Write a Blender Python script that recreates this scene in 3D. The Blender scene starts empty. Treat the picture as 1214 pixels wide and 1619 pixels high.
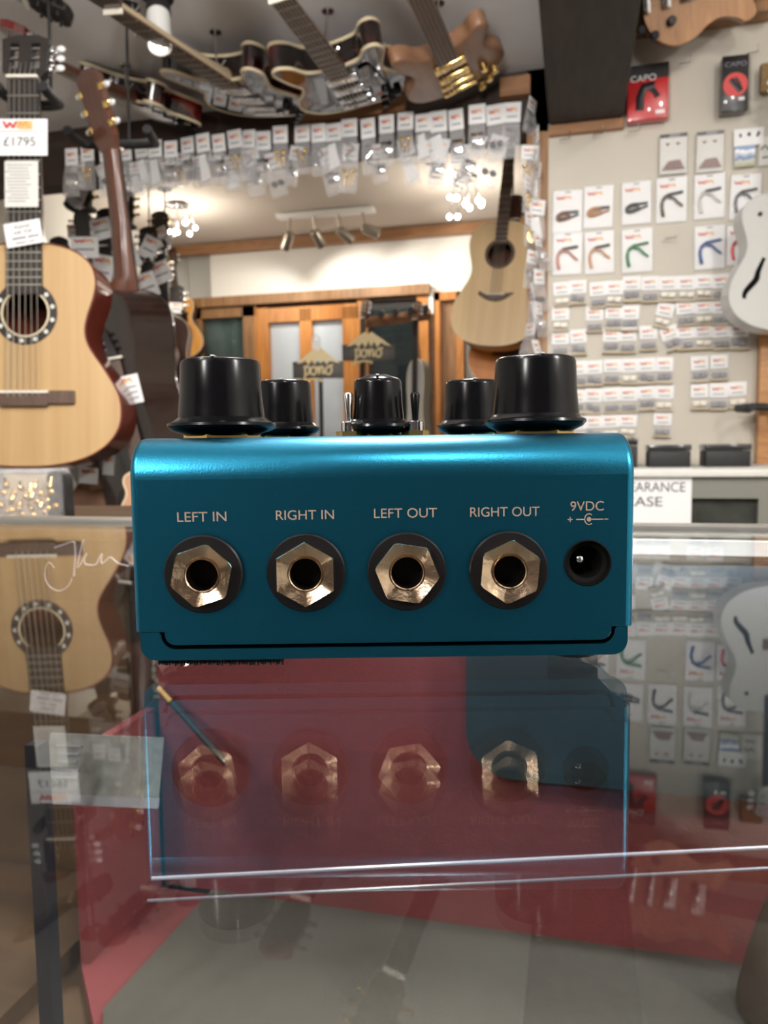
import bpy, bmesh, math, random
from mathutils import Vector, Matrix
random.seed(7)
SC = bpy.context.scene
COL = SC.collection
PI = math.pi
V = Vector

# ------------------------------------------------------------------ camera
F = 1214.0                       # focal length in pixels of the 1214 x 1619 frame
YAW, PITCH, ROLL = math.radians(14), math.radians(4.95), math.radians(0.75)
GLASS_Z = 1.15                   # top of the display case
EYE = V((0, 0, GLASS_Z + 0.0465))
_f0 = V((-math.sin(YAW), math.cos(YAW), 0)); _r0 = V((math.cos(YAW), math.sin(YAW), 0)); _z = V((0, 0, 1))
FWD = math.cos(PITCH) * _f0 - math.sin(PITCH) * _z
_u1 = math.sin(PITCH) * _f0 + math.cos(PITCH) * _z
RIGHT = math.cos(ROLL) * _r0 - math.sin(ROLL) * _u1
UP = math.cos(ROLL) * _u1 + math.sin(ROLL) * _r0
cd = bpy.data.cameras.new('camera'); cam = bpy.data.objects.new('camera', cd); COL.objects.link(cam)
cam.matrix_world = Matrix(((RIGHT.x, UP.x, -FWD.x, EYE.x), (RIGHT.y, UP.y, -FWD.y, EYE.y), (RIGHT.z, UP.z, -FWD.z, EYE.z), (0, 0, 0, 1)))
cd.sensor_fit = 'VERTICAL'; cd.sensor_height = 36.0; cd.lens = 36.0 * F / 1619.0
cd.clip_start = 0.01; cd.clip_end = 50
cd.dof.use_dof = True; cd.dof.focus_distance = 0.160; cd.dof.aperture_fstop = 34.0
SC.camera = cam

# ------------------------------------------------------------------ world, exposure, big light
SC.view_settings.view_transform = 'Standard'; SC.view_settings.look = 'None'
SC.view_settings.gamma = 1.0; SC.view_settings.use_curve_mapping = False
SC.view_settings.exposure = 0.0
w = bpy.data.worlds.new('world'); SC.world = w; w.use_nodes = True
w.node_tree.nodes['Background'].inputs[0].default_value = (0.8, 0.85, 1.0, 1)
w.node_tree.nodes['Background'].inputs[1].default_value = 0.05
SC.cycles.max_bounces = 8; SC.cycles.transparent_max_bounces = 16
SC.cycles.sample_clamp_indirect = 6.0
SC.cycles.caustics_reflective = False; SC.cycles.caustics_refractive = False
FILL_GLOBE_W = 34.0                   # watts of each unseen pendant globe, added to light ceiling and shop
FILL_SPOT_W = 24.0                    # watts of each added, unseen ceiling spot; the visible one is set apart
BACK_W = 8.0                    # watts of each spot in the back room

PART_Y = 2.2                     # plane of the peg wall and of the header over the opening
BACK_Y = 3.93                    # far wall
CASE_Y = 0.405                   # far edge of the display case
CEIL = 2.2

# ------------------------------------------------------------------ pixel helpers (a pixel ray met with a real plane)
def ray(px, py): return FWD + RIGHT * ((px - 607.0) / F) + UP * ((809.5 - py) / F)
def at(px, py, d): return EYE + ray(px, py) * d
def on_y(px, py, Y): r = ray(px, py); return EYE + r * ((Y - EYE.y) / r.y)
def on_z(px, py, Z): r = ray(px, py); return EYE + r * ((Z - EYE.z) / r.z)
def on_x(px, py, X): r = ray(px, py); return EYE + r * ((X - EYE.x) / r.x)

# ------------------------------------------------------------------ materials
def mat(name, col, rough=0.5, metal=0.0, noise=0.0, scale=30.0, bump=0.0, bscale=None, coat=0.0, emit=None, estr=0.0, spec=0.5, trans=0.0):
    m = bpy.data.materials.new(name); m.use_nodes = True
    nt = m.node_tree; b = nt.nodes['Principled BSDF']
    b.inputs['Base Color'].default_value = (*col, 1); b.inputs['Roughness'].default_value = rough
    b.inputs['Metallic'].default_value = metal; b.inputs['Coat Weight'].default_value = coat
    b.inputs['Specular IOR Level'].default_value = spec
    if trans: b.inputs['Transmission Weight'].default_value = trans
    if emit: b.inputs['Emission Color'].default_value = (*emit, 1); b.inputs['Emission Strength'].default_value = estr
    tc = nt.nodes.new('ShaderNodeTexCoord')
    if noise:
        n = nt.nodes.new('ShaderNodeTexNoise'); n.inputs['Scale'].default_value = scale; n.inputs['Detail'].default_value = 4
        nt.links.new(tc.outputs['Object'], n.inputs['Vector'])
        mx = nt.nodes.new('ShaderNodeMix'); mx.data_type = 'RGBA'
        mx.inputs[6].default_value = (*[max(0, c * (1 - noise)) for c in col], 1)
        mx.inputs[7].default_value = (*[min(1, c * (1 + noise)) for c in col], 1)
        nt.links.new(n.outputs['Fac'], mx.inputs[0]); nt.links.new(mx.outputs[2], b.inputs['Base Color'])
    if bump:
        n2 = nt.nodes.new('ShaderNodeTexNoise'); n2.inputs['Scale'].default_value = bscale or scale
        nt.links.new(tc.outputs['Object'], n2.inputs['Vector'])
        bp = nt.nodes.new('ShaderNodeBump'); bp.inputs['Strength'].default_value = bump; bp.inputs['Distance'].default_value = 0.001
        nt.links.new(n2.outputs['Fac'], bp.inputs['Height']); nt.links.new(bp.outputs[0], b.inputs['Normal'])
    return m

def wood(name, c1, c2, scale=(60, 4, 60), rough=0.4, coat=0.0, dist=2.0):
    m = bpy.data.materials.new(name); m.use_nodes = True
    nt = m.node_tree; b = nt.nodes['Principled BSDF']
    b.inputs['Roughness'].default_value = rough; b.inputs['Coat Weight'].default_value = coat; b.inputs['Coat Roughness'].default_value = 0.08
    tc = nt.nodes.new('ShaderNodeTexCoord'); mp = nt.nodes.new('ShaderNodeMapping'); mp.inputs['Scale'].default_value = scale
    n = nt.nodes.new('ShaderNodeTexNoise'); n.inputs['Scale'].default_value = 1.0; n.inputs['Detail'].default_value = 6; n.inputs['Distortion'].default_value = dist
    r = nt.nodes.new('ShaderNodeValToRGB'); r.color_ramp.elements[0].color = (*c1, 1); r.color_ramp.elements[1].color = (*c2, 1)
    r.color_ramp.elements[0].position = 0.3; r.color_ramp.elements[1].position = 0.7
    nt.links.new(tc.outputs['Object'], mp.inputs[0]); nt.links.new(mp.outputs[0], n.inputs['Vector'])
    nt.links.new(n.outputs['Fac'], r.inputs[0]); nt.links.new(r.outputs[0], b.inputs['Base Color'])
    return m

def glass_mat(name, tint=(1, 1, 1), ior=1.5, rough=0.0, boost=1.0):
    """thin clear pane: reflects by Fresnel on the side its normal faces, lets the rest straight through"""
    m = bpy.data.materials.new(name); m.use_nodes = True
    nt = m.node_tree; nt.nodes.remove(nt.nodes['Principled BSDF'])
    out = nt.nodes['Material Output']
    fr = nt.nodes.new('ShaderNodeFresnel'); fr.inputs[0].default_value = ior
    ge = nt.nodes.new('ShaderNodeNewGeometry')
    inv = nt.nodes.new('ShaderNodeMath'); inv.operation = 'SUBTRACT'; inv.inputs[0].default_value = 1.0
    nt.links.new(ge.outputs['Backfacing'], inv.inputs[1])
    mu = nt.nodes.new('ShaderNodeMath'); mu.operation = 'MULTIPLY'
    nt.links.new(fr.outputs[0], mu.inputs[0]); nt.links.new(inv.outputs[0], mu.inputs[1])
    m2 = nt.nodes.new('ShaderNodeMath'); m2.operation = 'MULTIPLY'; m2.inputs[1].default_value = boost; m2.use_clamp = True
    nt.links.new(mu.outputs[0], m2.inputs[0])
    t = nt.nodes.new('ShaderNodeBsdfTransparent'); t.inputs[0].default_value = (*tint, 1)
    g = nt.nodes.new('ShaderNodeBsdfGlossy'); g.inputs['Roughness'].default_value = rough
    mx = nt.nodes.new('ShaderNodeMixShader')
    nt.links.new(m2.outputs[0], mx.inputs[0]); nt.links.new(t.outputs[0], mx.inputs[1]); nt.links.new(g.outputs[0], mx.inputs[2])
    nt.links.new(mx.outputs[0], out.inputs[0])
    return m

def film_mat(name, cloud=0.15):
    """clear plastic bag: mostly see-through, glossy at a glance, a little milky"""
    m = bpy.data.materials.new(name); m.use_nodes = True
    nt = m.node_tree; b = nt.nodes['Principled BSDF']
    b.inputs['Base Color'].default_value = (0.9, 0.9, 0.92, 1); b.inputs['Roughness'].default_value = 0.06
    b.inputs['Alpha'].default_value = cloud
    tc = nt.nodes.new('ShaderNodeTexCoord'); n2 = nt.nodes.new('ShaderNodeTexNoise'); n2.inputs['Scale'].default_value = 60
    bp = nt.nodes.new('ShaderNodeBump'); bp.inputs['Strength'].default_value = 0.9; bp.inputs['Distance'].default_value = 0.004
    nt.links.new(tc.outputs['Object'], n2.inputs['Vector']); nt.links.new(n2.outputs['Fac'], bp.inputs['Height']); nt.links.new(bp.outputs[0], b.inputs['Normal'])
    return m

M = {}
def anodised():
    m = mat('teal_anodised', (0.022, 0.20, 0.33), rough=0.30, metal=1.0, noise=0.05, scale=900)
    nt = m.node_tree; b = nt.nodes['Principled BSDF']
    tc = nt.nodes.new('ShaderNodeTexCoord'); n2 = nt.nodes.new('ShaderNodeTexNoise'); n2.inputs['Scale'].default_value = 2600; n2.inputs['Detail'].default_value = 2
    bp = nt.nodes.new('ShaderNodeBump'); bp.inputs['Strength'].default_value = 0.12; bp.inputs['Distance'].default_value = 0.0002
    nt.links.new(tc.outputs['Object'], n2.inputs['Vector']); nt.links.new(n2.outputs['Fac'], bp.inputs['Height']); nt.links.new(bp.outputs[0], b.inputs['Normal'])
    return m
M['teal'] = anodised()
M['black'] = mat('black_gloss_plastic', (0.004, 0.004, 0.005), rough=0.2, spec=0.2)
M['blackmat'] = mat('black_matt', (0.012, 0.012, 0.013), rough=0.6, noise=0.3, scale=80)
M['washer'] = mat('black_nylon_washer', (0.009, 0.008, 0.009), rough=0.34, spec=0.3)
M['hole'] = mat('dark_inside', (0.003, 0.003, 0.003), rough=0.7, spec=0.1)
M['nickel'] = mat('warm_nickel', (0.64, 0.48, 0.33), rough=0.20, metal=1.0, bump=0.10, bscale=700)
M['chrome'] = mat('chrome', (0.75, 0.75, 0.76), rough=0.12, metal=1.0)
M['brass'] = mat('brass', (0.80, 0.52, 0.18), rough=0.25, metal=1.0)
M['gold'] = mat('gold_plate', (0.85, 0.60, 0.22), rough=0.2, metal=1.0)
M['print'] = mat('pale_copper_print', (0.33, 0.25, 0.19), rough=0.6)
M['white_wall'] = mat('white_painted_plaster', (0.80, 0.78, 0.73), rough=0.85, noise=0.04, scale=6, bump=0.1, bscale=40)
M['peg_wall'] = mat('white_panel_board', (0.54, 0.50, 0.43), rough=0.7, noise=0.05, scale=5)
M['ceiling'] = mat('grey_white_ceiling_paint', (0.74, 0.73, 0.72), rough=0.9, noise=0.10, scale=7)
M['back_ceiling'] = mat('cream_ceiling_paint', (0.60, 0.54, 0.48), rough=0.9, noise=0.05, scale=4)
M['floor'] = wood('worn_floorboards', (0.10, 0.06, 0.035), (0.2, 0.13, 0.08), (3, 30, 3))
M['darkbeam'] = wood('dark_stained_beam', (0.012, 0.008, 0.006), (0.03, 0.02, 0.014), (20, 3, 20), rough=0.7)
M['header'] = wood('dark_brown_board', (0.018, 0.010, 0.007), (0.045, 0.022, 0.014), (3, 20, 20), rough=0.6)
M['pine'] = wood('varnished_pine', (0.33, 0.14, 0.045), (0.50, 0.25, 0.09), (5, 30, 30), rough=0.4)
M['orange_wood'] = wood('orange_door_timber', (0.42, 0.15, 0.03), (0.62, 0.26, 0.06), (25, 25, 3), rough=0.4)
M['brown_wood'] = wood('brown_timber', (0.20, 0.10, 0.04), (0.36, 0.19, 0.08), (25, 25, 3), rough=0.5)
M['trim_wood'] = wood('mid_brown_trim', (0.25, 0.12, 0.05), (0.38, 0.19, 0.09), (4, 30, 30), rough=0.5)
M['spruce'] = wood('spruce_top', (0.46, 0.29, 0.135), (0.55, 0.37, 0.18), (38, 1.2, 1), rough=0.3, coat=0.35, dist=0.3)
M['pale_spruce'] = wood('pale_spruce_top', (0.68, 0.47, 0.24), (0.78, 0.57, 0.32), (40, 1.2, 1), rough=0.35, coat=0.2, dist=0.3)
M['orange_top'] = wood('amber_top', (0.58, 0.24, 0.035), (0.75, 0.36, 0.07), (30, 1.2, 1), rough=0.25, coat=0.4, dist=0.4)
M['deep_amber'] = wood('deep_amber_top', (0.60, 0.17, 0.008), (0.74, 0.25, 0.015), (30, 1.2, 1), rough=0.45, dist=0.4)
M['rosewood'] = wood('dark_rosewood', (0.010, 0.005, 0.004), (0.026, 0.011, 0.008), (40, 2, 2), rough=0.25, coat=0.6)
M['mahogany'] = wood('mahogany', (0.065, 0.022, 0.012), (0.115, 0.042, 0.024), (40, 2, 30), rough=0.3, coat=0.4)
M['redbrown'] = wood('red_brown_sides', (0.09, 0.016, 0.010), (0.15, 0.03, 0.018), (30, 2, 30), rough=0.2, coat=0.6)
M['ebony'] = mat('ebony_board', (0.022, 0.018, 0.017), rough=0.4, noise=0.3, scale=60)
M['boardbrown'] = wood('rosewood_board', (0.07, 0.04, 0.028), (0.13, 0.08, 0.055), (40, 4, 4), rough=0.5)
M['string'] = mat('string_wire', (0.55, 0.52, 0.46), rough=0.3, metal=0.9)
M['fret'] = mat('fret_wire', (0.6, 0.57, 0.5), rough=0.3, metal=1.0)
M['ivory'] = mat('cream_binding', (0.72, 0.62, 0.42), rough=0.35)
M['bone'] = mat('bone', (0.75, 0.70, 0.60), rough=0.4)
M['pearl'] = mat('pearl_dot', (0.72, 0.72, 0.68), rough=0.2)
M['redsun'] = wood('cherry_burst_gloss', (0.006, 0.002, 0.002), (0.22, 0.012, 0.008), (5, 5, 5), rough=0.12, coat=0.8, dist=0.5)
for _n in M['redsun'].node_tree.nodes:
    if _n.type == 'VALTORGB': _n.color_ramp.elements[0].position = 0.44; _n.color_ramp.elements[1].position = 0.60
M['blackgloss'] = mat('black_lacquer', (0.008, 0.006, 0.006), rough=0.08, coat=1.0)
M['natural_body'] = wood('oiled_ash_body', (0.20, 0.095, 0.05), (0.32, 0.17, 0.095), (16, 3, 16), rough=0.35, coat=0.2)
M['tuner'] = mat('pearl_button', (0.75, 0.76, 0.76), rough=0.15)
M['paper'] = mat('white_card', (0.80, 0.80, 0.80), rough=0.6)
M['paper2'] = mat('off_white_paper', (0.66, 0.65, 0.61), rough=0.7, noise=0.08, scale=40)
M['ink'] = mat('dark_ink', (0.03, 0.03, 0.035), rough=0.7)
M['greyink'] = mat('grey_ink', (0.25, 0.25, 0.28), rough=0.7)
M['red'] = mat('red_print', (0.55, 0.03, 0.025), rough=0.45)
M['orange'] = mat('orange_print', (0.80, 0.36, 0.09), rough=0.5)
M['film'] = film_mat('clear_bag', 0.09)
M['film3'] = film_mat('creased_clear_bag', 0.20)
M['film2'] = film_mat('thick_clear_plastic', 0.13)
M['shinyred'] = mat('red_box_print', (0.50, 0.016, 0.018), rough=0.3, coat=0.4)
M['shinyblack'] = mat('black_box_print', (0.014, 0.013, 0.014), rough=0.3, coat=0.4)
M['foam'] = mat('beige_insert', (0.50, 0.40, 0.26), rough=0.7)
M['velvet'] = mat('dark_red_lining', (0.155, 0.027, 0.030), rough=0.9, noise=0.18, scale=160, bump=0.3, bscale=500)
M['grey_felt'] = mat('grey_felt', (0.062, 0.055, 0.045), rough=0.95, noise=0.16, scale=120, bump=0.4, bscale=600)
M['alu'] = mat('brushed_aluminium', (0.50, 0.49, 0.46), rough=0.35, metal=1.0, noise=0.1, scale=50)
M['dark_metal'] = mat('dark_blue_steel', (0.04, 0.045, 0.06), rough=0.4, metal=0.7)
M['counter'] = wood('brown_counter', (0.05, 0.027, 0.012), (0.09, 0.05, 0.024), (3, 30, 30), rough=0.6)
M['glass'] = glass_mat('case_glass_face', (0.95, 0.97, 0.96), 1.5, boost=0.85)
M['glass_in'] = glass_mat('case_glass_under_face', (1, 1, 1), 1.42, boost=0.7)
M['pane'] = glass_mat('window_glass', (0.75, 0.80, 0.80), 1.5)
M['shelfpane'] = glass_mat('shelf_pane', (0.96, 0.98, 0.97), 1.3, boost=0.04)
M['clearpane'] = glass_mat('clear_panel', (0.92, 0.95, 0.96), 1.45)
M['frost'] = mat('frosted_glass', (0.52, 0.57, 0.62), rough=0.25, noise=0.10, scale=7)
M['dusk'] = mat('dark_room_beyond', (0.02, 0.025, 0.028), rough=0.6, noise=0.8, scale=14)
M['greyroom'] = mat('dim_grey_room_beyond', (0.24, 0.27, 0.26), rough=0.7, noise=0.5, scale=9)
M['darkcloth'] = mat('blue_black_cloth', (0.012, 0.02, 0.026), rough=0.85, noise=0.3, scale=90)
M['lampwhite'] = mat('white_lamp_housing', (0.78, 0.78, 0.76), rough=0.4)
M['steelgrey'] = mat('brushed_steel_housing', (0.42, 0.38, 0.32), rough=0.35, metal=0.8)
M['bulb'] = mat('lit_bulb', (1, 1, 1), emit=(1.0, 0.90, 0.75), estr=40.0)
M['bulbdim'] = mat('lit_lens', (1, 1, 1), emit=(1.0, 0.93, 0.82), estr=6.0)
M['globe'] = mat('lit_opal_globe', (1, 1, 1), emit=(1.0, 0.94, 0.86), estr=6.0)  # glow of the added pendant globes
M['tube'] = mat('lit_tube', (1, 1, 1), emit=(0.86, 0.92, 1.0), estr=5.0)
M['led'] = mat('lit_led_strip', (1, 1, 1), emit=(0.78, 0.90, 1.0), estr=0.85)
M['whitegtr'] = mat('white_lacquer', (0.50, 0.50, 0.485), rough=0.25, coat=0.3)
M['plaque'] = mat('dark_grey_plaque', (0.055, 0.047, 0.038), rough=0.5)
M['cream'] = mat('cream_gold_cutout', (0.72, 0.58, 0.30), rough=0.5)
M['brick'] = None
def brick():
    m = bpy.data.materials.new('white_painted_brick'); m.use_nodes = True
    nt = m.node_tree; b = nt.nodes['Principled BSDF']; b.inputs['Roughness'].default_value = 0.8
    tc = nt.nodes.new('ShaderNodeTexCoord'); mp = nt.nodes.new('ShaderNodeMapping'); mp.inputs['Rotation'].default_value = (PI / 2, 0, 0)
    bk = nt.nodes.new('ShaderNodeTexBrick'); bk.inputs['Scale'].default_value = 5
    bk.inputs['Color1'].default_value = (0.78, 0.77, 0.73, 1); bk.inputs['Color2'].default_value = (0.70, 0.69, 0.66, 1); bk.inputs['Mortar'].default_value = (0.52, 0.50, 0.47, 1)
    nt.links.new(tc.outputs['Object'], mp.inputs[0]); nt.links.new(mp.outputs[0], bk.inputs['Vector']); nt.links.new(bk.outputs[0], b.inputs['Base Color'])
    return m
M['brick'] = brick()
for k, c in dict(clamp_brown=(0.16, 0.055, 0.02), clamp_tan=(0.50, 0.24, 0.08), clamp_black=(0.012, 0.014, 0.018), clamp_bronze=(0.10, 0.055, 0.04), clamp_silver=(0.62, 0.60, 0.57),
                 clamp_grey=(0.10, 0.105, 0.11), clamp_rose=(0.55, 0.24, 0.18), clamp_copper=(0.62, 0.32, 0.17), clamp_green=(0.02, 0.22, 0.07), clamp_blue=(0.02, 0.08, 0.30), clamp_red=(0.65, 0.04, 0.04)).items():
    M[k] = mat(k.replace('clamp_', '') + '_clamp_metal', c, rough=0.35, metal=0.3)

# ------------------------------------------------------------------ mesh helpers
def T(x=0, y=0, z=0): return Matrix.Translation((x, y, z))
def S(x, y, z): return Matrix.Diagonal((x, y, z, 1))
def RX(a): return Matrix.Rotation(a, 4, 'X')
def RY(a): return Matrix.Rotation(a, 4, 'Y')
def RZ(a): return Matrix.Rotation(a, 4, 'Z')
def frame(origin, ydir, zhint):
    """matrix whose y runs along ydir and whose z leans to zhint"""
    y = V(ydir).normalized(); z = V(zhint) - y * V(zhint).dot(y); z.normalize(); x = y.cross(z)
    return Matrix(((x.x, y.x, z.x, origin[0]), (x.y, y.y, z.y, origin[1]), (x.z, y.z, z.z, origin[2]), (0, 0, 0, 1)))

def nb(): return bmesh.new()
def box(bm, c, s, m=None, bevel=0.0, seg=2):
    r = bmesh.ops.create_cube(bm, size=1.0, matrix=(m or Matrix()) @ T(*c) @ S(*s))
    if bevel:
        es = list({e for v in r['verts'] for e in v.link_edges})
        bmesh.ops.bevel(bm, geom=es, offset=bevel, segments=seg, profile=0.5, affect='EDGES')
    return bm
def ringverts(bm, c, r, n, m, z): return [bm.verts.new(m @ V((c[0] + r * math.cos(2 * PI * i / n), c[1] + r * math.sin(2 * PI * i / n), z))) for i in range(n)]
def lathe(bm, prof, n=32, m=None, cap0=True, cap1=True, a0=0.0):
    """prof: (radius, z) from first to last, about local z"""
    m = m or Matrix(); rings = []
    for r, z in prof:
        rings.append([bm.verts.new(m @ V((r * math.cos(a0 + 2 * PI * i / n), r * math.sin(a0 + 2 * PI * i / n), z))) for i in range(n)])
    for a, b in zip(rings, rings[1:]):
        for i in range(n): bm.faces.new((a[i], a[(i + 1) % n], b[(i + 1) % n], b[i]))
    if cap0: bm.faces.new(list(reversed(rings[0])))
    if cap1: bm.faces.new(rings[-1])
    return bm
def loft(bm, rings, cap=True):
    vs = [[bm.verts.new(p) for p in r] for r in rings]; n = len(vs[0])
    for a, b in zip(vs, vs[1:]):
        for i in range(n): bm.faces.new((a[i], a[(i + 1) % n], b[(i + 1) % n], b[i]))
    if cap: bm.faces.new(list(reversed(vs[0]))); bm.faces.new(vs[-1])
    return bm
def tube(bm, pts, r, n=8, closed=False, flat=1.0, upv=(0, 0, 1)):
    pts = [V(p) for p in pts]; rings = []; k = len(pts)
    rs = r if isinstance(r, (list, tuple)) else [r] * k
    for i, p in enumerate(pts):
        a = pts[(i - 1) % k] if closed or i else pts[0]; b = pts[(i + 1) % k] if closed or i < k - 1 else pts[-1]
        t = (b - a).normalized(); u = V(upv)
        if abs(t.dot(u)) > 0.97: u = V((1, 0, 0)) if abs(t.x) < 0.9 else V((0, 1, 0))
        s = t.cross(u).normalized(); u2 = s.cross(t)
        rings.append([bm.verts.new(p + s * rs[i] * math.cos(2 * PI * j / n) + u2 * rs[i] * flat * math.sin(2 * PI * j / n)) for j in range(n)])
    for i in range(k if closed else k - 1):
        a, b = rings[i], rings[(i + 1) % k]
        for j in range(n): bm.faces.new((a[j], a[(j + 1) % n], b[(j + 1) % n], b[j]))
    if not closed: bm.faces.new(list(reversed(rings[0]))); bm.faces.new(rings[-1])
    return bm
def prism(bm, pts, z0, z1, m=None, bottom=True, top=True):
    m = m or Matrix(); a = [bm.verts.new(m @ V((x, y, z0))) for x, y in pts]; b = [bm.verts.new(m @ V((x, y, z1))) for x, y in pts]; n = len(pts)
    for i in range(n): bm.faces.new((a[i], a[(i + 1) % n], b[(i + 1) % n], b[i]))
    def cap(vs):
        es = [bm.edges.get((vs[i], vs[(i + 1) % n])) for i in range(n)]
        bmesh.ops.triangle_fill(bm, edges=es, use_beauty=True)
    if bottom: cap(a)
    if top: cap(b)
    return bm
def plate(bm, outer, holes, z0, z1, m=None):
    """flat plate with holes between z0 and z1"""
    m = m or Matrix(); sides = []
    for z in (z0, z1):
        es = []; loops = []
        for lp in [outer] + holes:
            vs = [bm.verts.new(m @ V((x, y, z))) for x, y in lp]; loops.append(vs)
            for i in range(len(vs)): es.append(bm.edges.new((vs[i], vs[(i + 1) % len(vs)])))
        bmesh.ops.triangle_fill(bm, edges=es, use_beauty=True); sides.append(loops)
    for a, b in zip(*sides):
        n = len(a)
        for i in range(n): bm.faces.new((a[i], a[(i + 1) % n], b[(i + 1) % n], b[i]))
    return bm
def sphere(bm, c, r, m=None, s=(1, 1, 1), u=12, v=8):
    bmesh.ops.create_uvsphere(bm, u_segments=u, v_segments=v, radius=r, matrix=(m or Matrix()) @ T(*c) @ S(*s)); return bm
def circ(cx, cy, r, n=32, a0=0.0): return [(cx + r * math.cos(a0 + 2 * PI * i / n), cy + r * math.sin(a0 + 2 * PI * i / n)) for i in range(n)]
def spline(pts, closed=True, k=6):
    out = []; n = len(pts); pts = [tuple(p) for p in pts]; dim = len(pts[0])
    rng = range(n) if closed else range(n - 1)
    for i in rng:
        p0 = pts[(i - 1) % n] if closed or i else pts[0]; p1 = pts[i]; p2 = pts[(i + 1) % n]; p3 = pts[(i + 2) % n] if closed or i < n - 2 else pts[-1]
        for j in range(k):
            t = j / k
            out.append(tuple(0.5 * (2 * p1[d] + (p2[d] - p0[d]) * t + (2 * p0[d] - 5 * p1[d] + 4 * p2[d] - p3[d]) * t * t + (3 * p1[d] - p0[d] - 3 * p2[d] + p3[d]) * t ** 3) for d in range(dim)))
    if not closed: out.append(pts[-1])
    return out
def mesh_of(name, bm, m, smooth=40, flatdir=None):
    bmesh.ops.recalc_face_normals(bm, faces=bm.faces[:])
    me = bpy.data.meshes.new(name); bm.to_mesh(me); bm.free()
    if m: me.materials.append(m)
    if smooth:
        for p in me.polygons: p.use_smooth = True
        if flatdir is not None:
            for p in me.polygons: p.use_smooth = p.normal.dot(V(flatdir)) < 0.99995
        try: me.set_sharp_from_angle(angle=math.radians(smooth))
        except Exception: pass
    return me
def obj(name, bm, m, parent=None, mtx=None, label=None, smooth=40, flatdir=None):
    o = bpy.data.objects.new(name, bm if isinstance(bm, bpy.types.Mesh) else mesh_of(name, bm, m, smooth, flatdir)); COL.objects.link(o)
    if parent: o.parent = parent
    if mtx is not None: o.matrix_basis = mtx
    if label: o['label'] = label
    return o
def tag(o, label, cat, group=None):
    o['label'] = label; o['category'] = cat
    if group: o['group'] = group
    return o
def thing(name, label, cat, mtx=None, group=None):
    o = bpy.data.objects.new(name, None); COL.objects.link(o); o.empty_display_size = 0.02
    if mtx is not None: o.matrix_basis = mtx
    return tag(o, label, cat, group)
def struct(name, bm, m, label=None, cat=None, smooth=0):
    o = obj(name, bm, m, smooth=smooth); o['kind'] = 'structure'
    if label: o['label'] = label
    if cat: o['category'] = cat
    return o
def dup(root, mtx, label, group=None):
    r = root.copy(); COL.objects.link(r); r.matrix_basis = mtx; r['label'] = label
    if group: r['group'] = group
    for ch in list(root.children):
        c = ch.copy(); COL.objects.link(c); c.parent = r
        for g in ch.children:
            d = g.copy(); COL.objects.link(d); d.parent = c
    return r
def letters(name, s, w, h, m, parent, mtx, depth=0.0003, label=None, fitw=True):
    """raised lettering, centred, w wide and h high, facing local +z"""
    cu = bpy.data.curves.new('lettering', 'FONT'); cu.body = s; cu.align_x = 'CENTER'; cu.align_y = 'CENTER'; cu.size = 1.0
    to = bpy.data.objects.new('lettering_curve', cu); COL.objects.link(to)
    bpy.context.view_layer.update()
    me = bpy.data.meshes.new_from_object(to.evaluated_get(bpy.context.evaluated_depsgraph_get()))
    bpy.data.objects.remove(to); bpy.data.curves.remove(cu)
    xs = [v.co.x for v in me.vertices]; ys = [v.co.y for v in me.vertices]
    cx, cy = (min(xs) + max(xs)) / 2, (min(ys) + max(ys)) / 2; sx = w / (max(xs) - min(xs)); sy = h / (max(ys) - min(ys))
    if not fitw: sx = sy
    bm = nb(); bm.from_mesh(me); bpy.data.meshes.remove(me)
    for v in bm.verts: v.co = V(((v.co.x - cx) * sx, (v.co.y - cy) * sy, 0))
    r = bmesh.ops.extrude_face_region(bm, geom=bm.faces[:])
    for e in r['geom']:
        if isinstance(e, bmesh.types.BMVert): e.co.z += depth
    return obj(name, bm, m, parent, mtx, label, smooth=0)
ORD = ['first', 'second', 'third', 'fourth', 'fifth', 'sixth', 'seventh', 'eighth', 'ninth', 'tenth', 'eleventh', 'twelfth', 'thirteenth', 'fourteenth', 'fifteenth', 'sixteenth', 'seventeenth',
       'eighteenth', 'nineteenth', 'twentieth', 'twenty-first', 'twenty-second', 'twenty-third', 'twenty-fourth', 'twenty-fifth', 'twenty-sixth', 'twenty-seventh', 'twenty-eighth', 'twenty-ninth', 'thirtieth']

# ================================================================== STRUCTURE
CASE_Y = 0.432
XW = -2.17                                   # left wall of the shop
XP = on_y(866, 450, PART_Y).x                # where the peg wall begins
XB0, XB1 = on_y(868, 205, PART_Y).x, on_y(985, 190, PART_Y).x
XR = 1.6
struct('floor', box(nb(), ((XW + XR) / 2, 1.2, -0.03), (XR - XW + 0.4, 5.9, 0.06)), M['floor'], 'worn brown floorboards')
struct('wall_left', box(nb(), (XW - 0.05, 1.2, 1.25), (0.1, 5.9, 2.6)), M['white_wall'], 'white plastered wall hung with rows of guitars')
struct('wall_right', box(nb(), (XR + 0.05, 1.2, 1.25), (0.1, 5.9, 2.6)), M['white_wall'])
struct('wall_front', box(nb(), ((XW + XR) / 2, -1.65, 1.25), (XR - XW + 0.2, 0.1, 2.6)), M['header'], 'dark timber wall behind the customer')  # unseen wall given dark timber so the pedal face reflects less light
struct('wall_back', box(nb(), ((XW + XR) / 2, BACK_Y + 0.25, 1.25), (XR - XW + 0.2, 0.1, 2.6)), M['white_wall'])
def rect(px0, py0, px1, py1, Y):
    a, b, c, d = on_y(px0, py0, Y), on_y(px1, py0, Y), on_y(px0, py1, Y), on_y(px1, py1, Y)
    return V(((a.x + c.x) / 2, Y, (a.z + b.z) / 2)), V(((b.x + d.x) / 2, Y, (c.z + d.z) / 2))
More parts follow.
